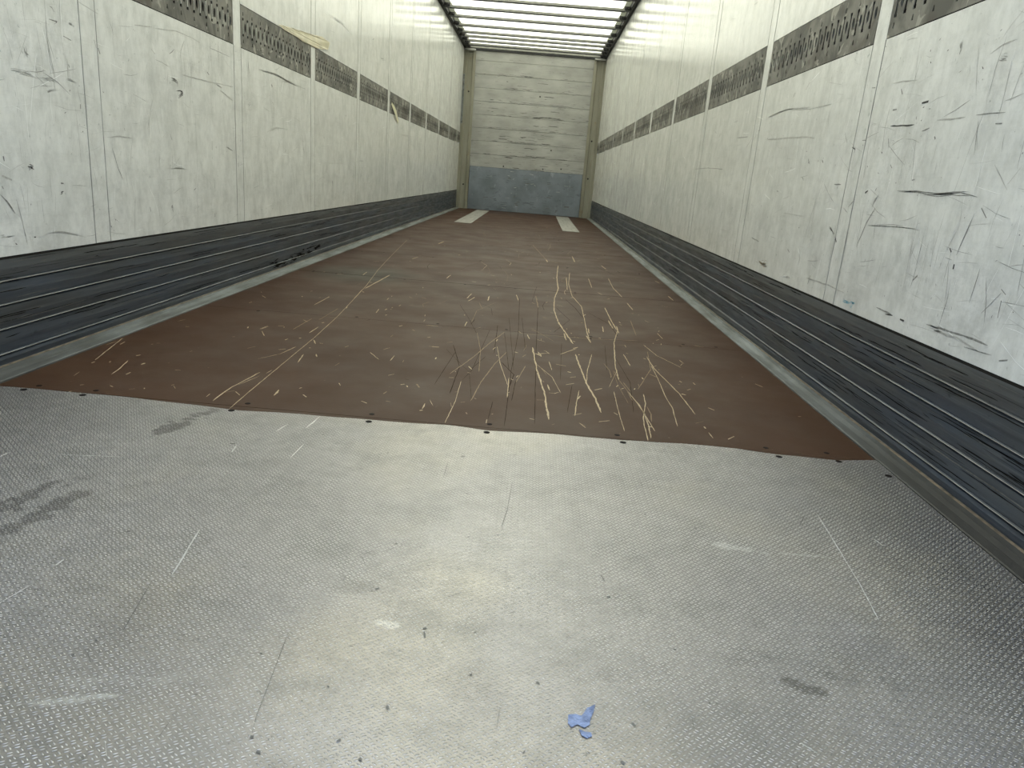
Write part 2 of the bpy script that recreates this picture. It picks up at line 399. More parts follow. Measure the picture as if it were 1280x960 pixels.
PLATE_MARKS = [
    ('w', 1.8, [(0.883, 1.451), (0.866, 1.283), (0.853, 1.162), (0.837, 1.054)]),
    ('w', 2.0, [(0.961, 1.354), (0.968, 1.327)]),
    ('W', 2.2, [(0.608, 0.76), (0.623, 0.745)]),
    ('k', 1.0, [(-0.073, 0.886), (-0.066, 0.817), (-0.057, 0.722), (-0.052, 0.696)]),
    ('W', 2.6, [(-0.32, 1.156), (-0.299, 1.022), (-0.297, 1.005)]),
    ('w', 3.0, [(-0.361, 1.666), (-0.351, 1.723)]),
    ('w', 3.1, [(-0.3, 1.705), (-0.292, 1.802)]),
    ('w', 1.9, [(-0.275, 1.509), (-0.272, 1.599)]),
    ('w', 1.8, [(-0.493, 0.896), (-0.481, 0.951)]),
    ('W', 2.6, [(-0.481, 1.004), (-0.48, 1.023)]),
    ('w', 2.5, [(-0.844, 1.385), (-0.843, 1.408)]),
    ('W', 3.6, [(-0.414, 1.552), (-0.409, 1.515)]),
    ('k', 1.3, [(-0.235, 0.974), (-0.222, 0.993)]),
    ('W', 1.7, [(-0.729, 1.423), (-0.611, 1.437)]),
    ('k', 1.6, [(0.074, 1.567), (0.074, 1.471)]),
    ('k', 1.5, [(0.226, 1.494), (0.22, 1.345), (0.212, 1.264)]),
    ('k', 1.4, [(0.815, 1.462), (0.838, 1.427), (0.855, 1.435)]),
    ('k', 1.4, [(0.846, 1.429), (0.827, 1.394)]),
    ('k', 1.1, [(-0.318, 0.984), (-0.291, 0.845)]),
    ('D', 3.6, [(0.023, 1.016), (0.028, 1.021)]),
    ('D', 3.3, [(0.113, 0.924), (0.118, 0.927)]),
    ('D', 3.2, [(0.048, 0.694), (0.051, 0.699)]),
    ('D', 2.9, [(0.093, 0.76), (0.096, 0.754)]),
    ('d', 2.7, [(0.116, 0.918), (0.119, 0.904)]),
    ('D', 3.1, [(0.28, 0.83), (0.284, 0.827)]),
    ('D', 3.7, [(0.395, 1.054), (0.4, 1.054)]),
    ('D', 3.4, [(0.4, 0.769), (0.404, 0.763)]),
    ('D', 2.6, [(0.026, 1.167), (0.03, 1.168)]),
    ('D', 2.7, [(0.358, 1.209), (0.36, 1.209)]),
    ('D', 2.6, [(0.19, 0.832), (0.193, 0.834)]),
    ('D', 3.6, [(0.079, 0.673), (0.082, 0.67)]),
    ('D', 2.7, [(0.595, 1.333), (0.599, 1.334)]),
    ('D', 3.0, [(0.481, 0.929), (0.484, 0.928)]),
    ('D', 2.6, [(0.523, 1.26), (0.526, 1.26)]),
    ('D', 3.4, [(0.501, 1.377), (0.505, 1.377)]),
    ('D', 2.6, [(0.563, 0.757), (0.564, 0.752)]),
    ('D', 2.3, [(0.508, 0.82), (0.51, 0.818)]),
    ('k', 1.3, [(0.479, 0.787), (0.478, 0.769)]),
    ('D', 3.9, [(-0.037, 0.669), (-0.032, 0.668)]),
    ('D', 3.4, [(-0.095, 0.838), (-0.092, 0.838)]),
    ('D', 3.2, [(-0.013, 0.755), (-0.011, 0.755)]),
    ('D', 3.5, [(-0.052, 0.69), (-0.048, 0.69)]),
    ('D', 2.8, [(-0.318, 0.834), (-0.315, 0.834)]),
    ('D', 3.3, [(-0.33, 0.801), (-0.327, 0.803)]),
    ('D', 3.5, [(-0.435, 1.127), (-0.43, 1.129)]),
    ('D', 5.5, [(-0.434, 1.565), (-0.422, 1.565)]),
    ('D', 2.5, [(0.011, 0.786), (0.014, 0.784)]),
    ('k', 1.0, [(0.231, 0.733), (0.234, 0.777)]),
    ('k', 1.2, [(0.246, 0.989), (0.237, 0.983)]),
    ('k', 1.9, [(0.39, 1.121), (0.395, 1.104)]),
    ('D', 3.5, [(0.1, 1.608), (0.109, 1.61)]),
    ('D', 3.2, [(0.379, 0.704), (0.383, 0.7)]),
]
PLATE_STAINS = [
    (1.0, 0.017, [(-0.611, 1.611), (-0.584, 1.677), (-0.568, 1.777)]),
    (0.7, 0.0102, [(-0.579, 1.754), (-0.546, 1.776)]),
    (0.8, 0.0129, [(-0.686, 1.164), (-0.671, 1.229), (-0.664, 1.301)]),
    (0.5, 0.0078, [(-0.652, 1.296), (-0.617, 1.343)]),
    (0.8, 0.0095, [(-0.628, 1.084), (-0.612, 1.185), (-0.594, 1.252)]),
    (0.4, 0.0057, [(-0.551, 1.158), (-0.576, 1.186)]),
    (0.9, 0.0058, [(0.634, 0.874), (0.649, 0.866), (0.667, 0.865)]),
    (0.5, 0.011, [(0.577, 0.92), (0.61, 0.917)]),
    (0.5, 0.0099, [(0.699, 0.9), (0.738, 0.913)]),
    (0.35, 0.0146, [(0.978, 1.071), (1.015, 1.023)]),
    (0.3, 0.014, [(0.951, 1.26), (0.986, 1.229)]),
    (0.3, 0.0111, [(0.949, 1.634), (0.968, 1.599)]),
    (0.4, 0.0063, [(1.047, 1.246), (1.05, 1.223)]),
    (0.35, 0.0083, [(-0.019, 1.02), (0.023, 1.016)]),
    (0.3, 0.0071, [(0.051, 1.02), (0.153, 1.059)]),
    (0.3, 0.009, [(0.198, 0.944), (0.285, 0.966)]),
    (0.4, 0.0138, [(0.305, 0.866), (0.365, 0.851)]),
    (0.35, 0.0063, [(0.21, 1.109), (0.23, 1.088)]),
    (0.3, 0.0077, [(-0.032, 1.123), (-0.0, 1.122)]),
    (0.35, 0.0057, [(0.285, 0.966), (0.324, 0.944)]),
    (-0.8, 0.0055, [(0.053, 0.927), (0.075, 0.926)]),
    (-0.9, 0.0041, [(-0.323, 0.713), (-0.272, 0.725), (-0.209, 0.744)]),
    (-0.4, 0.0074, [(-0.322, 0.749), (-0.246, 0.765), (-0.157, 0.781)]),
    (-0.4, 0.0064, [(-0.234, 0.77), (-0.214, 0.743)]),
    (-0.8, 0.0051, [(0.626, 1.273), (0.68, 1.263), (0.716, 1.254)]),
    (-0.8, 0.0032, [(0.749, 1.26), (0.839, 1.263)]),
    (-0.5, 0.0053, [(0.752, 1.33), (0.831, 1.33)]),
    (-0.5, 0.0054, [(0.696, 1.015), (0.813, 1.02)]),
    (0.3, 0.0185, [(-0.436, 0.953), (-0.397, 0.948)]),
    (0.3, 0.0242, [(-0.275, 0.925), (-0.316, 0.841)]),
    (0.35, 0.0154, [(0.078, 0.827), (0.213, 0.802)]),
]
BLUE_PAINT = [
    [(0.32, 0.773), (0.329, 0.775), (0.337, 0.773), (0.345, 0.788), (0.356, 0.796), (0.353, 0.782), (0.348, 0.769), (0.346, 0.758), (0.339, 0.752), (0.331, 0.757), (0.323, 0.751), (0.319, 0.758)],
    [(0.332, 0.75), (0.339, 0.746), (0.347, 0.745), (0.348, 0.739), (0.341, 0.735), (0.335, 0.739)],
]
PLATE_EDGE = [
    (-1.162, 1.828),
    (-0.941, 1.831),
    (-0.724, 1.817),
    (-0.503, 1.799),
    (-0.336, 1.807),
    (-0.161, 1.811),
    (0.044, 1.819),
    (0.149, 1.805),
    (0.341, 1.825),
    (0.505, 1.817),
    (0.66, 1.834),
    (0.809, 1.834),
    (0.912, 1.811),
    (0.99, 1.807),
    (1.066, 1.807),
    (1.177, 1.833),
]
TAPE = [
    (4.255, 1.332),
    (4.504, 1.357),
    (4.726, 1.375),
    (4.877, 1.388),
    (5.087, 1.412),
    (5.263, 1.405),
    (5.229, 1.356),
    (5.089, 1.338),
    (4.941, 1.322),
    (4.823, 1.32),
    (4.697, 1.316),
    (4.557, 1.321),
    (4.338, 1.322),
]

# ---------------------------------------------------------------- helpers
COL = scene.collection
def tag(o, label=None, cat=None, group=None, kind=None):
    if label: o['label'] = label
    if cat: o['category'] = cat
    if group: o['group'] = group
    if kind: o['kind'] = kind
    return o

def empty(name, loc=(0, 0, 0), rz=0.0):
    o = bpy.data.objects.new(name, None)
    COL.objects.link(o)
    o.location = loc
    o.rotation_euler = (0, 0, rz)
    o.empty_display_size = 0.05
    return o

class MB:
    """collects faces and links them as one mesh object"""
    def __init__(s):
        s.v, s.f, s.m = [], [], []
    def face(s, pts, m=0):
        n = len(s.v)
        s.v += [tuple(p) for p in pts]
        s.f.append(tuple(range(n, n + len(pts))))
        s.m.append(m)
    def box(s, x0, x1, y0, y1, z0, z1, m=0, c=0.0):
        """box with chamfer c on its long edges"""
        if c <= 0:
            P = [(x, y, z) for x in (x0, x1) for y in (y0, y1) for z in (z0, z1)]
            n = len(s.v)
            s.v += P
            for q in ((0, 1, 3, 2), (4, 6, 7, 5), (0, 4, 5, 1), (2, 3, 7, 6), (0, 2, 6, 4), (1, 5, 7, 3)):
                s.f.append(tuple(n + i for i in q)); s.m.append(m)
            return
        bm = bmesh.new()
        r = bmesh.ops.create_cube(bm, size=1.0)
        bmesh.ops.scale(bm, vec=(x1 - x0, y1 - y0, z1 - z0), verts=bm.verts)
        bmesh.ops.translate(bm, vec=((x0 + x1) / 2, (y0 + y1) / 2, (z0 + z1) / 2), verts=bm.verts)
        bmesh.ops.bevel(bm, geom=list(bm.edges), offset=c, segments=2, affect='EDGES', profile=0.5)
        s.addbm(bm, m)
    def addbm(s, bm, m=0):
        bm.verts.index_update()
        n = len(s.v)
        s.v += [tuple(v.co) for v in bm.verts]
        for f in bm.faces:
            s.f.append(tuple(n + v.index for v in f.verts)); s.m.append(m)
        bm.free()
    def prism(s, prof, y0, y1, mats=None, m=0, closed=True):
        """profile [(x,z)] swept along y"""
        n = len(s.v); k = len(prof)
        s.v += [(x, y0, z) for x, z in prof] + [(x, y1, z) for x, z in prof]
        for i in range(k if closed else k - 1):
            j = (i + 1) % k
            s.f.append((n + i, n + j, n + k + j, n + k + i)); s.m.append(mats[i] if mats else m)
        if closed:
            s.f.append(tuple(n + i for i in reversed(range(k)))); s.m.append(m)
            s.f.append(tuple(n + k + i for i in range(k))); s.m.append(m)
    def prism_z(s, prof, z0, z1, m=0):
        n = len(s.v); k = len(prof)
        s.v += [(x, y, z0) for x, y in prof] + [(x, y, z1) for x, y in prof]
        for i in range(k):
            j = (i + 1) % k
            s.f.append((n + i, n + j, n + k + j, n + k + i)); s.m.append(m)
        s.f.append(tuple(n + i for i in reversed(range(k)))); s.m.append(m)
        s.f.append(tuple(n + k + i for i in range(k))); s.m.append(m)
    def disc(s, c, r, axis='z', h=0.002, m=0, n=14, dome=0.4):
        """low domed screw head"""
        rings = [(1.0, 0.0), (1.0, 0.35), (0.8, 0.8), (0.35, 1.0)]
        base = len(s.v)
        for rr, hh in rings:
            for i in range(n):
                a = 2 * math.pi * i / n
                u, w, d = r * rr * math.cos(a), r * rr * math.sin(a), h * hh
                s.v.append({'z': (c[0] + u, c[1] + w, c[2] + d), 'x': (c[0] + d, c[1] + u, c[2] + w), 'y': (c[0] + u, c[1] + d, c[2] + w)}[axis])
        for k in range(len(rings) - 1):
            for i in range(n):
                j = (i + 1) % n
                s.f.append((base + k * n + i, base + k * n + j, base + (k + 1) * n + j, base + (k + 1) * n + i)); s.m.append(m)
        s.f.append(tuple(base + (len(rings) - 1) * n + i for i in range(n))); s.m.append(m)
    def stroke(s, pts, w, place, m=0, taper=True, rnd=None):
        """a worn ribbon along pts (plane coordinates); place(u, v) -> 3D point on the surface"""
        P = []
        for (a, b), (c, d) in zip(pts[:-1], pts[1:]):
            L = math.hypot(c - a, d - b)
            k = max(1, min(14, int(L / max(w * 3, 0.02))))
            for i in range(k):
                P.append((a + (c - a) * i / k, b + (d - b) * i / k))
        P.append(pts[-1])
        n = len(P)
        if n < 2: return
        r = rnd or random
        Lp, Rp = [], []
        for i, p in enumerate(P):
            q0, q1 = P[max(0, i - 1)], P[min(n - 1, i + 1)]
            dx, dy = q1[0] - q0[0], q1[1] - q0[1]
            L = math.hypot(dx, dy) or 1e-6
            nx, ny = -dy / L, dx / L
            hw = 0.5 * w * (0.65 + 0.6 * r.random())
            if taper and n > 2 and i in (0, n - 1): hw *= 0.3
            j = (r.random() - 0.5) * w * 0.5 if 0 < i < n - 1 else 0
            Lp.append((p[0] + nx * (hw + j), p[1] + ny * (hw + j)))
            Rp.append((p[0] - nx * (hw - j), p[1] - ny * (hw - j)))
        b = len(s.v)
        s.v += [tuple(place(*q)) for q in Lp] + [tuple(place(*q)) for q in Rp]
        for i in range(n - 1):
            s.f.append((b + i, b + i + 1, b + n + i + 1, b + n + i)); s.m.append(m)
    def build(s, name, mats, parent=None, recalc=False, loc=None):
        me = bpy.data.meshes.new(name)
        me.from_pydata(s.v, [], s.f)
        if not isinstance(mats, (list, tuple)): mats = [mats]
        for x in mats: me.materials.append(x)
        me.polygons.foreach_set('material_index', s.m)
        me.update()
        if recalc:
            bm = bmesh.new(); bm.from_mesh(me); bmesh.ops.recalc_face_normals(bm, faces=bm.faces); bm.to_mesh(me); bm.free()
        o = bpy.data.objects.new(name, me)
        COL.objects.link(o)
        if parent: o.parent = parent
        if loc: o.location = loc
        return o

def rub(m, pts, w, place, mat, rnd):
    """a wide rubbed mark: several broken thin strokes side by side"""
    if w < 0.0055:
        m.stroke(pts, w, place, mat, rnd=rnd); return
    n = int(4 + w * 600)
    for i in range(n):
        a = rnd.random() * 0.55; b = min(1.0, a + rnd.uniform(0.25, 0.6))
        off = rnd.gauss(0, w * 0.38)
        # resample the polyline between a and b
        L = [0.0]
        for p, q in zip(pts[:-1], pts[1:]): L.append(L[-1] + math.hypot(q[0] - p[0], q[1] - p[1]))
        T = L[-1] or 1e-6
        def at(t):
            d = t * T
            for k in range(len(pts) - 1):
                if d <= L[k + 1] or k == len(pts) - 2:
                    f = (d - L[k]) / max(1e-9, L[k + 1] - L[k])
                    p, q = pts[k], pts[k + 1]
                    dx, dy = q[0] - p[0], q[1] - p[1]; h = math.hypot(dx, dy) or 1e-6
                    return (p[0] + dx * f - dy / h * off, p[1] + dy * f + dx / h * off)
        P = [at(a + (b - a) * j / 3.0) for j in range(4)]
        P = [(x + rnd.gauss(0, w * 0.08), y + rnd.gauss(0, w * 0.08)) for x, y in P]
        m.stroke(P, w * (rnd.uniform(0.10, 0.30) if w < 0.011 else rnd.uniform(0.05, 0.16)), place, mat, rnd=rnd)

def copy_tree(o, parent=None):
    c = o.copy(); COL.objects.link(c)
    if parent: c.parent = parent
    for ch in list(o.children): copy_tree(ch, c)
    return c

# ---------------------------------------------------------------- materials
class NT:
    def __init__(s, name):
        s.mat = bpy.data.materials.new(name)
        s.mat.use_nodes = True
        s.t = s.mat.node_tree
        s.b = s.t.nodes['Principled BSDF']
    def n(s, typ, **kw):
        x = s.t.nodes.new(typ)
        for k, v in kw.items(): setattr(x, k, v)
        return x
    def put(s, sock, val):
        if val is None: return
        if isinstance(val, bpy.types.NodeSocket): s.t.links.new(val, sock)
        elif isinstance(val, (tuple, list)) and len(val) == 3 and sock.type == 'RGBA': sock.default_value = (*val, 1)
        else: sock.default_value = val
    def math(s, op, a, b=None, c=None, clamp=False):
        x = s.n('ShaderNodeMath', operation=op, use_clamp=clamp)
        s.put(x.inputs[0], a)
        if b is not None: s.put(x.inputs[1], b)
        if c is not None: s.put(x.inputs[2], c)
        return x.outputs[0]
    def pos(s): return s.n('ShaderNodeNewGeometry').outputs['Position']
    def obj(s): return s.n('ShaderNodeTexCoord').outputs['Object']
    def sep(s, v):
        x = s.n('ShaderNodeSeparateXYZ'); s.put(x.inputs[0], v); return x.outputs
    def mapping(s, v, sc=(1, 1, 1), loc=(0, 0, 0), rot=(0, 0, 0)):
        x = s.n('ShaderNodeMapping'); s.put(x.inputs[0], v)
        x.inputs['Scale'].default_value = sc; x.inputs['Location'].default_value = loc; x.inputs['Rotation'].default_value = rot
        return x.outputs[0]
    def noise(s, v, scale, detail=4, rough=0.55, dist=0.0):
        x = s.n('ShaderNodeTexNoise'); s.put(x.inputs['Vector'], v)
        x.inputs['Scale'].default_value = scale; x.inputs['Detail'].default_value = detail
        x.inputs['Roughness'].default_value = rough; x.inputs['Distortion'].default_value = dist
        return x.outputs[0]
    def ramp(s, v, lo, hi, a=0.0, b=1.0):
        x = s.n('ShaderNodeMapRange'); s.put(x.inputs[0], v)
        x.inputs[1].default_value = lo; x.inputs[2].default_value = hi
        x.inputs[3].default_value = a; x.inputs[4].default_value = b
        return x.outputs[0]
    def mix(s, fac, a, b, mode='MIX'):
        x = s.n('ShaderNodeMix', data_type='RGBA', blend_type=mode)
        s.put(x.inputs[0], fac); s.put(x.inputs[6], a); s.put(x.inputs[7], b)
        return x.outputs[2]
    def bump(s, h, strength=0.3, dist=0.001, normal=None):
        x = s.n('ShaderNodeBump'); s.put(x.inputs['Height'], h)
        x.inputs['Strength'].default_value = strength; x.inputs['Distance'].default_value = dist
        if normal is not None: s.put(x.inputs['Normal'], normal)
        return x.outputs[0]
    def done(s, col, rough=0.5, metal=0.0, normal=None, spec=None):
        s.put(s.b.inputs['Base Color'], col); s.put(s.b.inputs['Roughness'], rough); s.put(s.b.inputs['Metallic'], metal)
        if normal is not None: s.put(s.b.inputs['Normal'], normal)
        if spec is not None: s.put(s.b.inputs['Specular IOR Level'], spec)
        return s.mat

def plain(name, col, rough=0.5, metal=0.0, var=0.12, scale=20.0, spec=None):
    t = NT(name)
    f = t.ramp(t.noise(t.pos(), scale, 5), 0.3, 0.7)
    a = tuple(c * (1 - var) for c in col); b = tuple(min(1, c * (1 + var)) for c in col)
    return t.done(t.mix(f, a, b), rough, metal, spec=spec)

def make_wall_white():
    t = NT('white_lining')
    p = t.pos()
    base = (0.80, 0.805, 0.775)
    m1 = t.ramp(t.noise(p, 2.1, 5), 0.30, 0.70)
    c = t.mix(t.math('MULTIPLY', m1, 0.45), base, (0.60, 0.605, 0.575))
    m2 = t.ramp(t.noise(t.mapping(p, (1, 2, 1.2), (4, 7, 1)), 7.0, 8, 0.76), 0.42, 0.68)
    c = t.mix(t.math('MULTIPLY', m2, 0.55), c, (0.46, 0.47, 0.445))
    st = t.ramp(t.noise(t.mapping(p, (1, 30, 6.0)), 1.0, 7, 0.70), 0.46, 0.76)      # up and down wipe marks
    c = t.mix(t.math('MULTIPLY', st, 0.20), c, (0.40, 0.41, 0.38))
    st2 = t.ramp(t.noise(t.mapping(p, (1, 4.0, 34)), 1.0, 7, 0.72), 0.52, 0.76)      # scrapes along the load
    c = t.mix(t.math('MULTIPLY', st2, 0.28), c, (0.47, 0.475, 0.45))
    lt = t.ramp(t.noise(t.mapping(p, (1, 5, 6)), 1.0, 8, 0.78), 0.50, 0.80)
    c = t.mix(t.math('MULTIPLY', lt, 0.45), c, (0.88, 0.89, 0.88))
    # grime gets thicker low down where the load rubs
    z = t.sep(p)[2]
    lowg = t.math('MULTIPLY', t.ramp(z, 0.32, 1.1, 1.0, 0.0), t.ramp(t.noise(t.mapping(p, (1, 5, 8), (1, 2, 3)), 1.0, 8, 0.75), 0.50, 0.70))
    c = t.mix(t.math('MULTIPLY', lowg, 0.42, clamp=True), c, (0.38, 0.385, 0.37))
    sp = t.ramp(t.noise(p, 42, 4, 0.65), 0.66, 0.76)                                  # specks
    c = t.mix(t.math('MULTIPLY', sp, 0.75), c, (0.27, 0.30, 0.28))
    r = t.ramp(t.noise(p, 7, 4), 0.3, 0.7, 0.14, 0.24)
    return t.done(c, r, 0.0, t.bump(t.noise(t.mapping(p, (1, 1, 1)), 6, 3), 0.06, 0.004), spec=0.5)

def make_kick():
    t = NT('scuffed_blue_grey_aluminium')
    p = t.pos()
    c = t.mix(t.ramp(t.noise(t.mapping(p, (1, 1.2, 6)), 1.6, 5), 0.35, 0.65), (0.074, 0.080, 0.085), (0.068, 0.084, 0.110))
    zt = t.ramp(t.sep(p)[2], 0.235, 0.275)
    c = t.mix(t.math('MULTIPLY', zt, 0.6), c, (0.115, 0.118, 0.115))
    s1 = t.ramp(t.noise(t.mapping(p, (1, 1.6, 60)), 1.0, 7, 0.7), 0.50, 0.72)
    c = t.mix(t.math('MULTIPLY', s1, 0.7), c, (0.018, 0.020, 0.024))
    s2 = t.ramp(t.noise(t.mapping(p, (1, 2.5, 110), (0, 3, 1)), 1.0, 6, 0.7), 0.55, 0.74)
    c = t.mix(t.math('MULTIPLY', s2, 0.6), c, (0.17, 0.18, 0.19))
    s3 = t.ramp(t.noise(t.mapping(p, (1, 14, 40), (0, 9, 4)), 1.0, 6, 0.7), 0.62, 0.72)
    c = t.mix(t.math('MULTIPLY', s3, 0.7), c, (0.012, 0.013, 0.016))
    r = t.ramp(t.noise(t.mapping(p, (1, 4, 40)), 1.0, 4), 0.3, 0.7, 0.32, 0.55)
    return t.done(c, r, 0.35, t.bump(t.noise(t.mapping(p, (1, 4, 90)), 1.0, 5), 0.2, 0.002))

def make_brown():
    t = NT('brown_phenolic_plywood')
    p = t.pos()
    c = t.mix(t.ramp(t.noise(p, 1.3, 4), 0.35, 0.65), (0.043, 0.0195, 0.0100), (0.058, 0.0280, 0.0150))
    g = t.ramp(t.noise(t.mapping(p, (2.2, 16, 1)), 1.0, 6, 0.65), 0.45, 0.75)
    c = t.mix(t.math('MULTIPLY', g, 0.08), c, (0.026, 0.014, 0.010))
    d = t.ramp(t.noise(p, 3.1, 6, 0.7), 0.52, 0.72)
    c = t.mix(t.math('MULTIPLY', d, 0.40), c, (0.070, 0.044, 0.027))
    s = t.ramp(t.noise(t.mapping(p, (90, 4, 1), rot=(0, 0, 0.2)), 1.0, 4, 0.7), 0.68, 0.78)
    c = t.mix(t.math('MULTIPLY', s, 0.5), c, (0.02, 0.013, 0.01))
    s = t.ramp(t.noise(t.mapping(p, (1, 1, 1)), 38, 3, 0.6), 0.71, 0.76)
    c = t.mix(t.math('MULTIPLY', s, 0.5), c, (0.25, 0.19, 0.13))
    # green-grey wet looking patch by the left edge
    se = t.sep(p)
    dx = t.math('DIVIDE', t.math('SUBTRACT', se[0], -0.80), 0.36)
    dy = t.math('DIVIDE', t.math('SUBTRACT', se[1], 4.45), 0.42)
    rr = t.math('ADD', t.math('MULTIPLY', dx, dx), t.math('MULTIPLY', dy, dy))
    rr = t.math('ADD', rr, t.math('MULTIPLY', t.noise(p, 7, 4), 1.2))
    k = t.ramp(rr, 0.7, 1.7, 0.65, 0.0)
    c = t.mix(k, c, (0.036, 0.038, 0.030))
    r = t.ramp(t.noise(p, 4, 5), 0.3, 0.7, 0.46, 0.60)
    h = t.noise(p, 140, 3)
    return t.done(c, r, 0.0, t.bump(h, 0.2, 0.0012), spec=0.20)

def bars(t, p, pitch=0.0137):
    """height of pressed pairs of bars, the pairs turning left and right in a checkerboard"""
    se = t.sep(p)
    out = None
    for off, ang in ((0.0, math.radians(33)), (0.5, math.radians(-36))):
        u = t.math('SUBTRACT', t.math('FRACT', t.math('ADD', t.math('DIVIDE', se[0], pitch), off + 100.0)), 0.5)
        v = t.math('SUBTRACT', t.math('FRACT', t.math('ADD', t.math('DIVIDE', se[1], pitch * 0.9), off + 100.0)), 0.5)
        ca, sa = math.cos(ang), math.sin(ang)
        a = t.math('ADD', t.math('MULTIPLY', u, ca), t.math('MULTIPLY', v, sa))
        b = t.math('ADD', t.math('MULTIPLY', u, -sa), t.math('MULTIPLY', v, ca))
        b = t.math('SUBTRACT', t.math('ABSOLUTE', b), 0.17)
        d = t.math('ADD', t.math('POWER', t.math('ABSOLUTE', t.math('DIVIDE', a, 0.235)), 2.0), t.math('POWER', t.math('ABSOLUTE', t.math('DIVIDE', b, 0.080)), 2.0))
        h = t.math('MAXIMUM', t.math('SUBTRACT', 1.0, d), 0.0)
        out = h if out is None else t.math('MAXIMUM', out, h)
    return out

def make_tread(name, blue=False):
    t = NT(name)
    p = t.pos()
    h = bars(t, p)
    if blue:
        c = t.mix(t.ramp(t.noise(p, 90, 4), 0.35, 0.6), (0.10, 0.14, 0.26), (0.24, 0.31, 0.50))
        c = t.mix(t.math('MULTIPLY', h, 0.25), c, (0.45, 0.52, 0.70))
        return t.done(c, 0.5, 0.0, t.bump(h, 0.8, 0.0008))
    base = t.mix(t.ramp(t.noise(p, 2.4, 5), 0.35, 0.65), (0.30, 0.290, 0.300), (0.385, 0.372, 0.38))
    warm = t.ramp(t.noise(t.mapping(p, (1, 0.8, 1), (4.3, 1, 0)), 2.2, 3), 0.50, 0.70)
    base = t.mix(t.math('MULTIPLY', warm, 0.6), base, (0.44, 0.405, 0.345))
    dn = t.ramp(t.noise(p, 6, 7, 0.72), 0.48, 0.70)
    base = t.mix(t.math('MULTIPLY', dn, 0.7), base, (0.21, 0.21, 0.205))
    fine = t.ramp(t.noise(p, 130, 5, 0.7), 0.35, 0.68)
    base = t.mix(t.math('MULTIPLY', fine, 0.45), base, (0.19, 0.19, 0.18))
    hs = t.ramp(h, 0.05, 0.5)
    wear = t.ramp(t.noise(p, 30, 4), 0.35, 0.65, 0.45, 0.95)
    base = t.mix(t.math('MULTIPLY', hs, wear), base, (0.76, 0.745, 0.75))
    sk = t.ramp(t.noise(p, 75, 5, 0.7), 0.63, 0.70)
    base = t.mix(t.math('MULTIPLY', sk, 0.55), base, (0.10, 0.10, 0.10))
    at = t.n('ShaderNodeAttribute', attribute_name='stain')
    br = t.math('MULTIPLY', at.outputs['Fac'], 1.0)
    nz = t.ramp(t.noise(p, 70, 4, 0.7), 0.3, 0.6)
    dk = t.math('MULTIPLY', t.math('MAXIMUM', br, 0.0), t.math('ADD', 0.6, t.math('MULTIPLY', nz, 0.3)), clamp=True)
    dk = t.math('MULTIPLY', dk, 0.85)
    base = t.mix(dk, base, t.mix(h, (0.085, 0.082, 0.078), (0.30, 0.29, 0.28)))
    li = t.math('MULTIPLY', t.math('MAXIMUM', t.math('MULTIPLY', br, -0.6), 0.0), t.math('ADD', 0.3, t.math('MULTIPLY', nz, 0.5)), clamp=True)
    base = t.mix(li, base, (0.78, 0.79, 0.80))
    r = t.ramp(t.noise(p, 6, 5), 0.3, 0.7, 0.30, 0.42)
    return t.done(base, r, 0.85, t.bump(h, 0.8, 0.0011))

def make_zinc(name, a, b, dark, metal=0.5, rough=0.45, dirt=None):
    t = NT(name)
    p = t.pos()
    c = t.mix(t.ramp(t.noise(t.mapping(p, (6, 3, 6)), 1.0, 6, 0.65), 0.35, 0.65), a, b)
    c = t.mix(t.math('MULTIPLY', t.ramp(t.noise(t.mapping(p, (30, 2.2, 30)), 1.0, 6, 0.7), 0.45, 0.68), 0.8), c, dark)
    if dirt:      # caked road dirt near the rear doors
        y = t.math('ADD', t.sep(p)[1], t.math('MULTIPLY', t.noise(p, 5, 4), 0.8))
        c = t.mix(t.ramp(y, 1.9, 3.4, 0.95, 0.0), c, dirt)
    return t.done(c, rough, metal, t.bump(t.noise(p, 60, 4), 0.2, 0.001))

def make_rail():
    t = NT('worn_steel_rail')
    p = t.pos()
    c = t.mix(t.ramp(t.noise(p, 5, 5, 0.6, 1.2), 0.40, 0.58), (0.085, 0.083, 0.073), (0.20, 0.195, 0.17))
    e = t.ramp(t.noise(t.mapping(p, (1, 1, 1), (3, 1, 7)), 9, 3, 0.5, 1.5), 0.60, 0.63)
    c = t.mix(t.math('MULTIPLY', e, 0.9), c, (0.34, 0.33, 0.285))
    e = t.ramp(t.noise(t.mapping(p, (1, 1, 1), (9, 4, 2)), 4, 3, 0.5, 1.0), 0.58, 0.62)
    c = t.mix(t.math('MULTIPLY', e, 0.6), c, (0.075, 0.063, 0.05))
    return t.done(c, 0.6, 0.1, t.bump(t.noise(p, 40, 3), 0.2, 0.001))

def make_boards():
    t = NT('weathered_white_boards')
    p = t.pos()
    c = t.mix(t.ramp(t.noise(t.mapping(p, (2.5, 1, 5)), 1.0, 5), 0.35, 0.65), (0.31, 0.31, 0.285), (0.43, 0.43, 0.40))
    s = t.ramp(t.noise(t.mapping(p, (2.2, 1, 42)), 1.0, 7, 0.72), 0.54, 0.70)
    c = t.mix(t.math('MULTIPLY', s, 0.55), c, (0.28, 0.275, 0.24))
    s = t.ramp(t.noise(t.mapping(p, (5, 1, 60), (3, 0, 5)), 1.0, 6, 0.7), 0.615, 0.68)
    c = t.mix(t.math('MULTIPLY', s, 0.9), c, (0.05, 0.048, 0.042))
    return t.done(c, 0.55, 0.0, t.bump(t.noise(t.mapping(p, (4, 1, 40)), 1.0, 5), 0.3, 0.003))

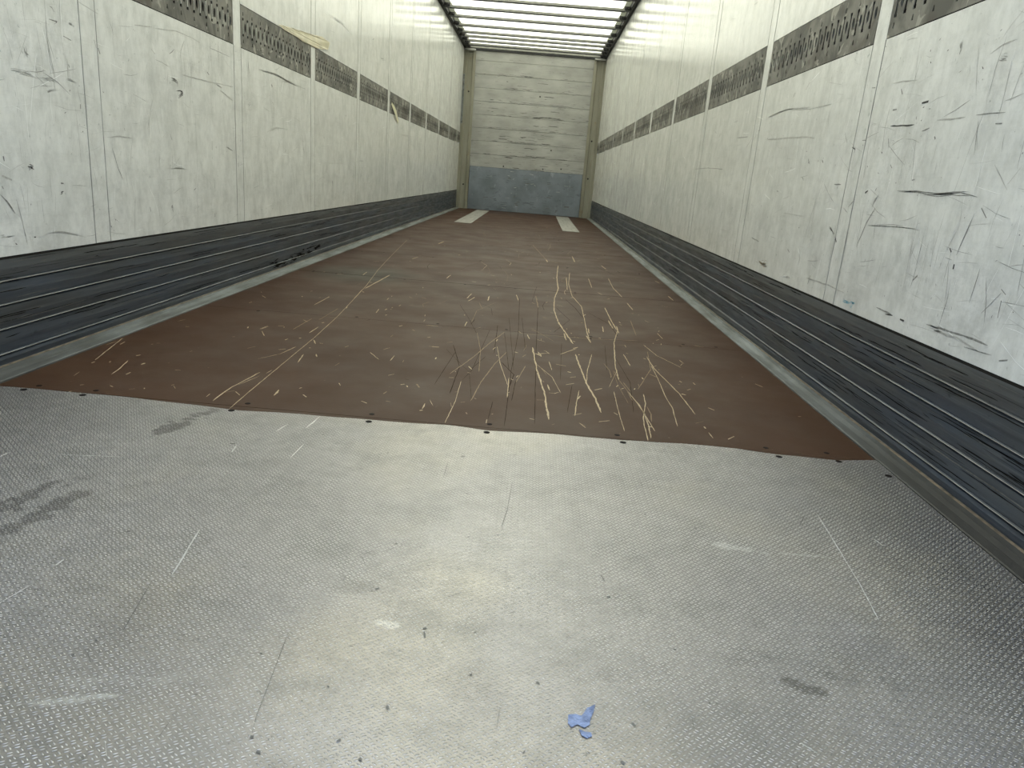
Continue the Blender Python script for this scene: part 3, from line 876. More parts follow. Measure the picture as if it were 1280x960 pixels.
def make_kickpanel():
    t = NT('blue_grey_kick_panel')
    p = t.pos()
    c = t.mix(t.ramp(t.noise(p, 3.2, 6), 0.35, 0.65), (0.145, 0.165, 0.178), (0.21, 0.235, 0.255))
    s = t.ramp(t.noise(t.mapping(p, (7, 1, 14)), 1.0, 6, 0.7), 0.58, 0.68)
    c = t.mix(t.math('MULTIPLY', s, 0.7), c, (0.10, 0.115, 0.13))
    s = t.ramp(t.noise(t.mapping(p, (12, 1, 5), (3, 1, 1)), 1.0, 6, 0.7), 0.60, 0.72)
    c = t.mix(t.math('MULTIPLY', s, 0.5), c, (0.45, 0.48, 0.50))
    return t.done(c, 0.42, 0.3)

def make_post():
    t = NT('dirty_grey_post_steel')
    p = t.pos()
    c = t.mix(t.ramp(t.noise(t.mapping(p, (6, 6, 1.2)), 1.0, 5), 0.35, 0.65), (0.215, 0.205, 0.155), (0.29, 0.28, 0.22))
    s = t.ramp(t.noise(t.mapping(p, (14, 14, 5)), 1.0, 5, 0.7), 0.60, 0.70)
    c = t.mix(t.math('MULTIPLY', s, 0.7), c, (0.22, 0.13, 0.05))
    return t.done(c, 0.5, 0.2)

def make_tarp(name, col, fac, gloss=0.4):
    t = NT(name)
    t.t.nodes.remove(t.b)
    p = t.pos()
    n = t.ramp(t.noise(p, 3, 5, 0.6), 0.3, 0.7, 0.92, 1.0)
    tr = t.n('ShaderNodeBsdfTranslucent'); df = t.n('ShaderNodeBsdfDiffuse'); mx = t.n('ShaderNodeMixShader')
    c = t.mix(1.0, col, n, 'MULTIPLY')
    t.put(tr.inputs[0], c); t.put(df.inputs[0], c)
    mx.inputs[0].default_value = fac
    t.t.links.new(df.outputs[0], mx.inputs[1]); t.t.links.new(tr.outputs[0], mx.inputs[2])
    t.t.links.new(mx.outputs[0], t.t.nodes['Material Output'].inputs['Surface'])
    return t.mat

M_WALL = make_wall_white()
M_KICK = make_kick()
M_RIDGE = plain('bright_worn_ridge', (0.22, 0.22, 0.218), 0.38, 0.5, 0.5, 9)
M_BROWN = make_brown()
M_TREAD = make_tread('pressed_tread_aluminium')
M_BLUE = make_tread('blue_paint_on_tread', blue=True)
M_ZINC = make_zinc('scuffed_zinc', (0.13, 0.14, 0.134), (0.25, 0.27, 0.272), (0.06, 0.058, 0.05), metal=0.15, rough=0.6, dirt=(0.034, 0.032, 0.029))
M_RUST = plain('rusty_edge', (0.115, 0.09, 0.062), 0.8, 0.0, 0.6, 30)
M_RAIL = make_rail()
M_BOARD = make_boards()
M_KPANEL = make_kickpanel()
M_POST = make_post()
M_TARP = make_tarp('translucent_roof_tarp', (0.97, 0.95, 0.735), 0.62)
M_HEM = make_tarp('doubled_tarp_hem_shade', (0.40, 0.41, 0.28), 0.12)  # doubled hem, colour darkened to stand in for the less lit tarp edge
M_SEAL = plain('grey_sealant', (0.32, 0.32, 0.30), 0.8, 0.0, 0.4, 12)
M_BLACK = plain('roof_black_and_shade', (0.012, 0.012, 0.012), 0.6, 0.0)
M_DARK = plain('dark_gap', (0.014, 0.013, 0.012), 0.8, 0.0, spec=0.05)
M_ALU = plain('roof_aluminium', (0.10, 0.10, 0.09), 0.4, 0.6, 0.15)
M_BOW = plain('roof_bow_aluminium', (0.20, 0.20, 0.18), 0.5, 0.3, 0.2)
M_SCREW = plain('dark_screw', (0.012, 0.010, 0.010), 0.7, 0.0, spec=0.1)
M_STRIP = make_zinc('grey_floor_strip_metal', (0.30, 0.295, 0.27), (0.40, 0.39, 0.36), (0.2, 0.19, 0.17), 0.2, 0.5)
M_ASPH = plain('asphalt', (0.10, 0.10, 0.10), 0.9, 0.0, 0.2, 8)
M_TAPE = plain('yellowed_tape', (0.62, 0.57, 0.40), 0.3, 0.0, 0.14, 14)
M_TAPE2 = plain('torn_cream_tape', (0.75, 0.72, 0.50), 0.4, 0.0, 0.1, 20)
M_CAP = plain('grey_post_cap_metal', (0.38, 0.38, 0.35), 0.5, 0.2)
# marks rubbed onto surfaces
K_BLACK = plain('black_scuff', (0.055, 0.053, 0.05), 0.7, 0.0, 0.6, 150)
K_DARK = plain('dark_scuff', (0.24, 0.24, 0.225), 0.6, 0.0, 0.4, 120)
K_GREY = plain('grey_scuff', (0.40, 0.40, 0.375), 0.5, 0.0, 0.2, 90)
K_LIGHT = plain('polished_scuff', (0.86, 0.87, 0.85), 0.4, 0.0, 0.06, 60)
K_CYAN = plain('cyan_paint_spot', (0.10, 0.36, 0.48), 0.5, 0.0, 0.3, 60)
K_BROWN = plain('brown_stain', (0.28, 0.23, 0.15), 0.6, 0.0, 0.5, 120)
K_TAN = plain('raw_wood_scratch', (0.44, 0.345, 0.225), 0.7, 0.0, 0.25, 60)
K_TAN2 = plain('half_worn_scratch', (0.21, 0.145, 0.088), 0.7, 0.0, 0.25, 60)
K_WOODDK = plain('dark_groove', (0.030, 0.018, 0.012), 0.8, 0.0, 0.2, 60, spec=0.05)
K_MET = plain('bright_metal_scratch', (0.75, 0.75, 0.73), 0.4, 0.3, 0.1, 60)
K_MET2 = plain('pale_metal_scratch', (0.57, 0.57, 0.55), 0.45, 0.3, 0.1, 60)
K_GRIME = plain('grime', (0.12, 0.118, 0.11), 0.6, 0.0, 0.3, 120)

# ---------------------------------------------------------------- ground outside
g = MB(); g.box(-30, 30, -40, 45, -1.35, -1.25)
tag(g.build('ground', M_ASPH), kind='structure')

# ---------------------------------------------------------------- floor of brown boards
rnd = random.Random(5)
fl = MB()
JOINTS = [1.84 + 1.277 * k for k in range(0, 10)]
ys = [Y0] + JOINTS + [DEPTH]
for a, b in zip(ys[:-1], ys[1:]):
    if b - a > 0.05:
        fl.box(-FE - 0.02, FE + 0.02, a + (0.0038 if 4 < a < 5 or 6.5 < a < 7.2 else 0.0012), b - (0.0038 if 4 < b < 5 or 6.5 < b < 7.2 else 0.0012), -0.028, 0.0, 0)
fl.box(-HW, HW, Y0, DEPTH, -0.06, -0.0285, 1)
for j in JOINTS:      # dark filler in the joints
    fl.box(-FE, FE, j - 0.0045, j + 0.0045, -0.028, -0.0006, 1)
def on_floor(z): return lambda x, y: (x, y, z)
key = {'t': 2, 's': 3, 'k': 4}
for t, w, pts in FLOOR_SCRATCHES:
    fl.stroke(pts, min(max(w, 2.0), 12) * (0.6 if t == 'k' else 1) / 1000.0, on_floor(0.0005 if t != 'k' else 0.0003), key[t], rnd=rnd)
# small nicks and long faint drag marks all over the boards
for i in range(430):
    y = 1.9 + 11.5 * rnd.random() ** 1.5
    x = rnd.gauss(0.25, 0.5) if rnd.random() < 0.6 else rnd.uniform(-1.1, 1.1)
    if abs(x) > 1.12: continue
    a = rnd.gauss(math.pi / 2, 0.6); L = rnd.choice((0.008, 0.012, 0.02, 0.03)) * (1 + y * 0.12)
    fl.stroke([(x, y), (x + L * math.cos(a), y + L * math.sin(a))], rnd.uniform(0.0015, 0.0045), on_floor(0.0005), rnd.choice((2, 2, 3)), False, rnd)
for i in range(90):
    y = 1.95 + 9.5 * rnd.random() ** 1.4
    x = rnd.gauss(0.3, 0.4)
    L = rnd.uniform(0.12, 0.7); a = rnd.gauss(math.pi / 2, 0.16); a2 = a + rnd.gauss(0, 0.25)
    pts = [(x, y), (x + L / 2 * math.cos(a), y + L / 2 * math.sin(a)), (x + L / 2 * (math.cos(a) + math.cos(a2)), y + L / 2 * (math.sin(a) + math.sin(a2)))]
    if max(abs(q[0]) for q in pts) > 1.1 or pts[-1][1] > 13: continue
    fl.stroke(pts, rnd.uniform(0.001, 0.0028), on_floor(0.0004), rnd.choice((3, 3, 4, 4, 2)), True, rnd)
floor = tag(fl.build('floor', [M_BROWN, M_DARK, K_TAN, K_TAN2, K_WOODDK]), kind='structure')
# floor screws beside the joints, a part of the floor
SX = (-1.087, -0.927, -0.52, -0.16, 0.148, 0.506, 0.91, 1.066)
for jy in JOINTS:
    for x in SX:
        for dy in ((0.028,) if jy < 2 else (-0.02, 0.028)):
            if jy > 2 and rnd.random() < 0.35: continue
            if jy > 9: continue
            s = MB(); s.disc((0, 0, 0), 0.0075, h=0.0008)
            s.build('screw', M_SCREW, floor, loc=(x + rnd.uniform(-.012, .012), jy + dy, 0.0001))

# ---------------------------------------------------------------- tread plate at the rear
xs = np.linspace(-FE + 0.003, FE - 0.003, 430)
ex = np.array([e[0] for e in PLATE_EDGE]); ey = np.array([e[1] for e in PLATE_EDGE])
yedge = np.interp(xs, ex, ey) + 0.0035 * np.sin(xs * 21) * np.cos(xs * 7)
ny = 300
tt = np.linspace(0, 1, ny)
X = np.repeat(xs[None, :], ny, 0)
Yg = Y0 + (yedge[None, :] - Y0) * tt[:, None]
PZ = 0.004
wav = 0.0006 * np.sin(X * 5 + 1) * np.cos(Yg * 6)
Zg = PZ + wav * np.minimum(1, (yedge[None, :] - Yg) / 0.05) * 0.5
nx = len(xs)
V = np.stack([X, Yg, Zg], -1).reshape(-1, 3)
idx = np.arange(nx * ny).reshape(ny, nx)
Q = np.stack([idx[:-1, :-1], idx[:-1, 1:], idx[1:, 1:], idx[1:, :-1]], -1).reshape(-1, 4)
verts = V.tolist(); faces = Q.tolist()
# edge down to the boards
b0 = len(verts)
verts += [[float(xs[i]), float(yedge[i]) + 0.0008, 0.0002] for i in range(nx)]
for i in range(nx - 1):
    faces.append([int(idx[-1, i]), int(idx[-1, i + 1]), b0 + i + 1, b0 + i])
def capsule_mask(px, py, pts, r):
    d = np.full(px.shape, 1e9)
    for (a, b), (c, e) in zip(pts[:-1], pts[1:]):
        ux, uy = c - a, e - b
        t = np.clip(((px - a) * ux + (py - b) * uy) / (ux * ux + uy * uy + 1e-12), 0, 1)
        d = np.minimum(d, np.hypot(px - a - t * ux, py - b - t * uy))
    return d
rs = np.random.RandomState(3)
wob = np.zeros(X.shape)
for k in range(26):
    fx, fy = rs.normal(0, 90, 2) * (0.4 + k / 16.0); wob += np.sin(X * fx + Yg * fy + rs.rand() * 6.28) / (1 + k * 0.08)
wob /= 3.6
stain = np.zeros(X.shape)
for s_, r, pts in PLATE_STAINS:
    d = capsule_mask(X, Yg, pts, r)
    soft = 0.35 if abs(s_) >= 0.7 else 0.9
    r = r * (1.7 if abs(s_) >= 0.7 and s_ > 0 else 2.1 if s_ > 0 else 1.5)
    k = np.clip((0.95 + 0.75 * wob - d / r) / soft, 0, 1) * s_ * (1 if abs(s_) >= 0.7 else 0.6)
    stain = np.where(np.abs(k) > np.abs(stain), k, stain)
mk = MB()
pk = {'w': 1, 'W': 2, 'k': 3, 'D': 3, 'd': 3}
for t, w, pts in PLATE_MARKS:
    (rub if t == 'D' and w > 6 else lambda m_, P_, w_, pl_, mm_, r_: m_.stroke(P_, w_, pl_, mm_, rnd=r_))(mk, pts, max(w, 1.0) / 1000.0 * (0.7 if t == 'k' else 1), on_floor(PZ + 0.0009), pk[t], rnd)
for i in range(220):
    y = rnd.uniform(0.62, 1.75); x = rnd.uniform(-1.1, 1.1)
    a = rnd.gauss(math.pi / 2, 0.5); L = rnd.choice((0.002, 0.003, 0.004, 0.025))
    mk.stroke([(x, y), (x + L * math.cos(a), y + L * math.sin(a))], rnd.uniform(0.0008, 0.0022) if L < .02 else 0.0005, on_floor(PZ + 0.0009), rnd.choice((3, 3, 2)), False, rnd)
nv, nf = len(verts), len(faces)
verts += [list(v) for v in mk.v]
faces += [[nv + i for i in f] for f in mk.f]
me = bpy.data.meshes.new('tread_plate')
me.from_pydata(verts, [], faces)
for x_ in (M_TREAD, K_MET, K_MET2, K_GRIME): me.materials.append(x_)
me.polygons.foreach_set('material_index', [0] * nf + mk.m)
at = me.attributes.new('stain', 'FLOAT', 'POINT')
arr = np.zeros(len(verts), dtype=np.float32); arr[:nx * ny] = stain.reshape(-1)
at.data.foreach_set('value', arr)
me.update()
plate_root = empty('tread_plate', (0, 0, 0))
tag(plate_root, 'large worn aluminium sheet with a raised bar pattern across the rear of the floor', 'floor plate')
sheet = bpy.data.objects.new('sheet', me); COL.objects.link(sheet); sheet.parent = plate_root
bp_ = MB()
for poly in BLUE_PAINT:
    bp_.face([(x, y, PZ + 0.0011) for x, y in poly])
b_ = bp_.build('paint_patch', M_BLUE, plate_root); b_['label'] = 'small patch of blue paint on the tread plate'
for (x, y) in ((-1.087, 1.813), (-0.927, 1.811), (-0.522, 1.790), (-0.162, 1.795), (0.148, 1.790), (0.505, 1.802), (0.91, 1.795), (1.066, 1.797), (1.16, 1.722)):
    s = MB(); s.disc((0, 0, 0), 0.0085, h=0.0012)
    s.build('screw', M_SCREW, plate_root, loc=(x, y, PZ + 0.0003))

# ---------------------------------------------------------------- edge strips between floor and side walls
for sgn, nm in ((-1, 'left'), (1, 'right')):
    m = MB()
    prof = [(FE, -0.03), (FE, 0.0045), (FE + 0.003, 0.0065), (FE + 0.030, 0.0075), (FE + 0.046, 0.011), (FE + 0.050, 0.021), (FE + 0.056, 0.023), (HW + 0.0, 0.023), (HW + 0.0, -0.03)]
    mats = [0, 0, 0, 0, 0, 1, 0, 0, 0]
    m.prism([(sgn * x, z) for x, z in prof], Y0, DEPTH, mats)
    o = tag(m.build('trim_' + ('1' if sgn < 0 else '2'), [M_ZINC, M_RUST], recalc=True), 'scuffed zinc edge strip along the %s side of the floor' % nm, kind='structure')

# ---------------------------------------------------------------- kick boards (extruded aluminium), walls
def mark_on_wall(sgn, eps): return lambda y, z: (sgn * (HW - eps), y, z)
def mark_on_kick(sgn, eps): return lambda y, z: (sgn * (HW - eps), y, z)
WMATS = [M_WALL, M_DARK, K_BLACK, K_DARK, K_GREY, K_LIGHT, K_CYAN, K_BROWN]
wkey = {'D': 2, 'd': 3, 'g': 4, 'G': 3, 'w': 5, 'c': 6, 'B': 7}
for sgn, nm, marks in ((-1, 'left', LEFT_MARKS), (1, 'right', RIGHT_MARKS)):
    X_ = lambda d: sgn * (HW - d)          # d metres into the load space
    m = MB()
    lo = 0.023
    prof = [(X_(-0.03), lo), (X_(0.0), lo)]
    mats = [0]
    zs = [lo] + list(KICK)
    for k in range(len(zs) - 1):
        a, b = zs[k], zs[k + 1]
        top = (k == len(zs) - 2)
        prof += [(X_(0.0015), a + 0.006), (X_(0.0035), (a + b) / 2), (X_(0.0015), b - 0.007)]
        mats += [0, 0, 0]
        if not top:
            wd = 0.0014 if k == 3 else 0.0008
            prof += [(X_(-0.003), b - 0.005), (X_(-0.003), b - 0.0028), (X_(0.004), b - wd), (X_(0.0048), b), (X_(0.004), b + wd), (X_(0.0), b + 0.003)]
            mats += [0, 2, 2, 1, 1, 0]
        else:
            prof += [(X_(-0.002), b - 0.002), (X_(-0.03), b - 0.002)]
            mats += [2, 2]
    mats += [0] * (len(prof) - len(mats))
    m.prism(prof, Y0, DEPTH, mats)
    # scuffs along the kick boards
    for i in range(420):
        y = 0.9 + 11 * rnd.random() ** 1.6; z = rnd.uniform(0.06, 0.315)
        if min(abs(z - q) for q in KICK) < 0.008: continue
        L = rnd.uniform(0.02, 0.35)
        m.stroke([(y, z), (y + L / 2, z + rnd.gauss(0, 0.0012)), (y + L, z + rnd.gauss(0, 0.002))], rnd.uniform(0.0006, 0.0028), mark_on_kick(sgn, 0.0042), rnd.choice((2, 2, 2, 3)), True, rnd)
    if sgn < 0:
        for i in range(60):
            y = rnd.uniform(4.05, 5.0); z = rnd.uniform(0.03, 0.075) + (0.02 if y > 4.5 else 0)
            m.stroke([(y, z), (y + rnd.uniform(.03, .12), z + rnd.gauss(0, 0.004))], rnd.uniform(0.003, 0.009), mark_on_kick(sgn, 0.0044), 2, True, rnd)
    kb = m.build('baseboard_' + nm, [M_KICK, M_RIDGE, K_BLACK if False else M_DARK, K_GRIME], recalc=False)
    tag(kb, 'dark blue grey ribbed aluminium kick boards along the %s wall' % nm, kind='structure')

    w = MB()
    T = 0.03
    edges = [Y0] + [q for d in DIV for q in (d - 0.0445, d + 0.0445)] + [DEPTH]
    for a, b in zip(edges[::2], edges[1::2]):
        a2, b2 = a + (0.0016 if a > Y0 else 0), b - (0.0016 if b < DEPTH else 0)
        if b2 - a2 < 0.02: continue
        for z0, z1 in ((KICK[-1], RB), (RT, H)):
            w.box(min(X_(0), X_(-T)), max(X_(0), X_(-T)), a2, b2, z0, z1, 0)
    # dark backing in the rail channel and behind the joints
    w.box(min(X_(-T), X_(-T - 0.02)), max(X_(-T), X_(-T - 0.02)), Y0, DEPTH, 0.0, H + 0.1, 1)
    for t, wd, pts in marks:
        if t == 'B': 
            rub(w, pts, wd / 1000.0, mark_on_wall(sgn, 0.0006), 7, rnd); continue
        rub(w, pts, wd / 1000.0, mark_on_wall(sgn, 0.0005 if t != 'D' else 0.0007), wkey[t], rnd)
    for i in range(2600):
        y = 1.3 + 12 * rnd.random() ** 1.7
        z = rnd.uniform(0.34, 1.12) if rnd.random() < 0.72 else rnd.uniform(1.34, 2.6)
        r_ = rnd.random()
        if r_ < 0.5: a, L, wd = rnd.gauss(math.pi / 2, 0.2), rnd.uniform(0.01, 0.14) * (1 if rnd.random() < .8 else 2.2), rnd.uniform(0.0005, 0.0016)
        elif r_ < 0.75: a, L, wd = rnd.gauss(0, 0.25), rnd.uniform(0.01, 0.14), rnd.uniform(0.0005, 0.0016)
        else: a, L, wd = rnd.uniform(0, math.pi), rnd.uniform(0.002, 0.010), rnd.uniform(0.001, 0.0038)
        a2 = a + rnd.gauss(0, 0.13)
        pts = [(y, z), (y + L / 2 * math.cos(a), z + L / 2 * math.sin(a)), (y + L / 2 * (math.cos(a) + math.cos(a2)), z + L / 2 * (math.sin(a) + math.sin(a2)))]
        zz = [q[1] for q in pts]
        if min(zz) < 0.33 or max(zz) > 2.68 or (max(zz) > RB - 0.005 and min(zz) < RT + 0.005): continue
        w.stroke(pts, wd, mark_on_wall(sgn, 0.0004), rnd.choice((4, 4, 4, 3, 3, 5)) if r_ < 0.75 else rnd.choice((3, 3, 2, 2, 4)), True, rnd)
    wall = tag(w.build('wall_' + nm, WMATS), kind='structure')
    # flush joint strips between the panels: parts of the wall
    for d in DIV:
        js = MB()
        js.box(min(X_(0.0004), X_(-0.028)), max(X_(0.0004), X_(-0.028)), d - 0.0425, d + 0.0425, KICK[-1], H, 0, 0.0008)
        for e in (-0.0426, 0.0426):
            q = d + e
            js.box(min(X_(0.0011), X_(-0.02)), max(X_(0.0011), X_(-0.02)), min(q, q + math.copysign(0.0025, e)), max(q, q + math.copysign(0.0025, e)), KICK[-1], RB, 1)
            js.box(min(X_(0.0011), X_(-0.02)), max(X_(0.0011), X_(-0.02)), min(q, q + math.copysign(0.0025, e)), max(q, q + math.copysign(0.0025, e)), RT, H, 1)
        js.build('joint_strip', [M_WALL, M_SEAL], wall)

# ---------------------------------------------------------------- lashing rails: perforated steel plates in the wall channel
RL = 1.205 - 0.089
def rail_curve():
    cu = bpy.data.curves.new('rail_tmp', 'CURVE')
    cu.dimensions = '2D'; cu.fill_mode = 'BOTH'; cu.extrude = 0.0012
    def loop(pts):
        s = cu.splines.new('POLY'); s.points.add(len(pts) - 1)
        for i, (x, y) in enumerate(pts): s.points[i].co = (x, y, 0, 1)
        s.use_cyclic_u = True
    hl, hh = RL / 2 - 0.001, (RT - RB) / 2 - 0.003
    loop([(-hl, -hh), (hl, -hh), (hl, hh), (-hl, hh)])
    n = 19; p = (RL - 0.03) / n
    for i in range(n):
        x = -RL / 2 + 0.015 + p * (i + 0.28)
        a, b, L, e = 0.0060, 0.0085, 0.030, 0.0105
        loop([(x - b, L), (x - b, L + e), (x + b, L + e), (x + b, L), (x + a, L), (x + a, -L), (x + b, -L), (x + b, -L - e), (x - b, -L - e), (x - b, -L), (x - a, -L), (x - a, L)])
        xo = x + p * 0.5
        if xo < hl - 0.012:
            loop([(xo + 0.0095 * math.cos(t * math.pi / 7), 0.019 * math.sin(t * math.pi / 7)) for t in range(14)])
        if i % 2 == 0:
            for z in (0.058, -0.062):
                loop([(x - 0.005, z - 0.008), (x + 0.006, z - 0.008), (x + 0.003, z + 0.008), (x - 0.001, z + 0.008)])
    o = bpy.data.objects.new('tmp', cu); COL.objects.link(o)
    dg = bpy.context.evaluated_depsgraph_get()
    me = bpy.data.meshes.new_from_object(o.evaluated_get(dg))
    bpy.data.objects.remove(o); bpy.data.curves.remove(cu)
    # stand it up: x -> y, y -> z, z -> x
    for v in me.vertices:
        x, y, z = v.co; v.co = (z, x, y)
    me.materials.clear(); me.materials.append(M_RAIL)
    me.update()
    return me
def with_lips(me0, left):
    """the punched tabs: turned out flush on the left wall's plates, pressed back on the right wall's"""
    bm = bmesh.new(); bm.from_mesh(me0)
    n = 19; p = (RL - 0.03) / n
    def quad(pts, mi=1):
        f = bm.faces.new([bm.verts.new(q) for q in pts]); f.material_index = mi
    for i in range(n):
        y = -RL / 2 + 0.015 + p * (i + 0.28)
        if left:
            for q in (((0.0022, y - 0.003, -0.029), (0.0006, y + 0.0062, -0.029), (0.0006, y + 0.0062, 0.029), (0.0022, y - 0.003, 0.029)),
                      ((-0.006, y + 0.0062, -0.029), (0.0006, y + 0.0062, -0.029), (0.0006, y + 0.0062, 0.029), (-0.006, y + 0.0062, 0.029))):
                quad(q)
        else:
            quad(((0.0, y + 0.0061, -0.029), (-0.010, y + 0.0061, -0.029), (-0.010, y + 0.0061, 0.029), (0.0, y + 0.0061, 0.029)))
    me = bpy.data.meshes.new('lashing_rail'); bm.to_mesh(me); bm.free()
    me.materials.append(M_RAIL); me.materials.append(M_LIP)
    return me
M_LIP = plain('clean_cut_steel', (0.50, 0.51, 0.46), 0.5, 0.0)
plate0 = rail_curve()
rail_left, rail_right = with_lips(plate0, True), with_lips(plate0, False)
ordw = ['nearest', 'second', 'third', 'fourth', 'fifth', 'sixth', 'seventh', 'eighth', 'ninth', 'tenth', 'eleventh', 'twelfth']
for sgn, nm in ((-1, 'left'), (1, 'right')):
    cs = [(DIV[i] + DIV[i + 1]) / 2 for i in range(len(DIV) - 1)]
    cs = cs[1:] if sgn < 0 else cs
    for i, y in enumerate(cs):
        o = bpy.data.objects.new('lashing_rail', rail_left if sgn < 0 else rail_right); COL.objects.link(o)
        o.location = (sgn * (HW + 0.0005), y, (RB + RT) / 2)
        o.rotation_euler = (0, 0, 0 if sgn < 0 else math.pi)
        if i == len(cs) - 1: which = 'last whole one before the bulkhead' if sgn < 0 else 'last whole one before the bulkhead'
        elif sgn < 0: which = ['nearest the camera', 'second from the camera, under the yellowed tape', 'third from the camera, right of the tape', 'fourth from the camera', 'behind the torn cream strip', 'sixth from the camera', 'seventh from the camera', 'eighth from the camera'][i]
        else: which = '%s from the camera' % ordw[i] if i else 'nearest, cut by the picture edge'
        tag(o, 'perforated steel lashing rail on the %s wall, %s' % (nm, which), 'lashing rail', 'perforated lashing rails in the %s wall' % nm)
# short last piece before the corner post
for sgn, nm in ((-1, 'left'), (1, 'right')):
    m = MB()
    a, b = DIV[-1] + 0.046, DEPTH - 0.10
    if b - a > 0.03:
        m.box(min(sgn * HW, sgn * (HW + 0.0025)), max(sgn * HW, sgn * (HW + 0.0025)), a, b, RB + 0.003, RT - 0.003)
        for k in range(int((b - a) / 0.058)):
            m.box(min(sgn * (HW - 0.0006), sgn * HW), max(sgn * (HW - 0.0006), sgn * HW), a + 0.02 + k * 0.058, a + 0.032 + k * 0.058, 1.19, 1.27, 1)
        tag(m.build('lashing_rail', [M_RAIL, M_DARK]), 'short end piece of steel lashing rail on the %s wall beside the corner post' % nm, 'lashing rail')

# ---------------------------------------------------------------- bulkhead: boards, kick panel, posts
wb = MB()
wb.box(-HW, HW, DEPTH, DEPTH + 0.04, 0, H + 0.1, 1)
z = 0.765
k = 0
while z < H - 0.02:
    z1 = min(z + 0.2235, H)
    wb.box(-1.05, 1.055, DEPTH - 0.032 - 0.003 * (k % 2), DEPTH, z, z1 - 0.004, 0)
    z = z1; k += 1
for i in range(230):
    x = rnd.gauss(0.0, 0.5); z = rnd.uniform(0.8, 2.4)
    if abs(x) > 1.0: continue
    L = rnd.uniform(0.03, 0.2)
    z0 = z
    if rnd.random() < 0.6:
        z0 = 0.765 + 0.2235 * int((z - 0.765) / 0.2235) + rnd.uniform(0.0, 0.03)
    wb.stroke([(x, z0), (x + L / 2, z0 + rnd.gauss(0, 0.004)), (min(x + L, 1.04), z0 + rnd.gauss(0, 0.005))], rnd.uniform(0.003, 0.010), lambda u, v: (u, DEPTH - 0.0365, v), rnd.choice((2, 3, 3)), True, rnd)
for x, z in ((0.14, 2.03), (-0.42, 0.80), (0.30, 0.805), (0.63, 0.83), (0.42, 1.14)):
    wb.disc((x, DEPTH - 0.040, z), 0.013, 'y', 0.003, 2)
wbk = tag(wb.build('wall_back', [M_BOARD, M_DARK, K_BLACK, K_DARK]), kind='structure')

kp = MB()
kp.box(-1.032, 1.032, DEPTH - 0.048, DEPTH - 0.033 - 0.004, 0.004, 0.762, 0, 0.002)
KY = DEPTH - 0.0487
for x, z, L, n in ((-0.72, 0.62, 0.10, 3), (-0.02, 0.60, 0.09, 4), (-0.62, 0.40, 0.12, 2), (-0.75, 0.22, 0.10, 1), (-0.58, 0.22, 0.06, 2), (-0.42, 0.16, 0.14, 3), (-0.15, 0.20, 0.07, 3), (0.0, 0.195, 0.14, 2), (0.15, 0.20, 0.09, 3), (0.36, 0.16, 0.15, 4), (0.60, 0.17, 0.05, 1), (0.75, 0.17, 0.10, 1), (0.42, 0.34, 0.10, 2), (0.84, 0.55, 0.08, 2), (-0.35, 0.60, 0.08, 3), (0.40, 0.57, 0.08, 2), (-0.70, 0.07, 0.12, 3), (-0.48, 0.05, 0.14, 2), (0.42, 0.02, 0.08, 2), (0.6, 0.08, 0.05, 2), (-0.2, 0.30, 0.05, 2)):
    for q in range(n):
        zz = max(0.02, z - q * 0.035 * (1 if n > 2 else 0.6)) + rnd.gauss(0, 0.004); xx = x + rnd.gauss(0, 0.015)
        kp.stroke([(xx, zz), (xx + L * rnd.uniform(.5, 1), zz + rnd.gauss(0, 0.008))], rnd.uniform(0.008, 0.018), lambda u, v: (u, KY, v), rnd.choice((1, 2, 2)), False, rnd)
for i in range(60):
    x, z = rnd.uniform(-0.98, 0.95), rnd.uniform(0.03, 0.72); L = rnd.uniform(0.02, 0.08)
    kp.stroke([(x, z), (x + L, z + rnd.gauss(0, 0.02))], rnd.uniform(0.003, 0.008), lambda u, v: (u, KY, v), rnd.choice((2, 2, 3)), False, rnd)
tag(kp.build('kick_panel', [M_KPANEL, K_GRIME, plain('panel_scuff', (0.12, 0.135, 0.15), 0.6), K_GREY]), 'blue grey scuffed metal panel across the foot of the front bulkhead', 'kick panel')

for sgn, nm in ((-1, 'left'), (1, 'right')):
    root = empty('corner_post', (sgn * 1.145, DEPTH - 0.05, 0))
    tag(root, 'tall %s steel corner post with rust stains between side wall and bulkhead boards' % ('left, greenish grey' if sgn < 0 else 'right, olive grey'), 'corner post')
    m = MB()
    def P(x): return sgn * (x - 1.145)
    prof = [(1.24, 0.05), (1.24, -0.075), (1.195, -0.080), (1.190, -0.060), (1.180, -0.058), (1.176, -0.030), (1.10, -0.026), (1.092, -0.034), (1.078, -0.034), (1.070, -0.022), (1.040, -0.010), (1.036, 0.05)]
    m.prism_z([(P(x), y) for x, y in prof], 0.0, H - 0.02)
    m.build('post', M_POST, root, recalc=True)
    c = MB(); c.box(min(P(1.235), P(1.04)), max(P(1.235), P(1.04)), -0.105, 0.0, H - 0.035, H - 0.004, 0, 0.004)
    c.build('cap', M_CAP, root)
    for zz in ((2.02, 0.43) if sgn < 0 else (1.35, 0.7)):
        s = MB(); s.disc((P(1.13), -0.034, zz), 0.014, 'y', 0.003); s.build('bolt', M_SCREW, root)
    h = MB(); h.box(min(P(1.238), P(1.205)), max(P(1.238), P(1.205)), -0.094, -0.076, 1.48, 2.3 if sgn < 0 else 1.9, 0, 0.004)
    h.build('rub_strip', M_ZINC if sgn < 0 else M_POST, root)

# ---------------------------------------------------------------- two grey strips on the floor by the bulkhead
for x, nm in ((-0.72, 'left'), (0.72, 'right')):
    m = MB(); m.box(x - 0.112, x + 0.112, 9.84, 13.60, 0.0, 0.005, 0, 0.0015)
    tag(m.build('floor_strip', M_STRIP), 'long grey metal strip lying on the %s side of the brown floor before the bulkhead' % nm, 'floor strip', 'grey floor strips by the bulkhead')

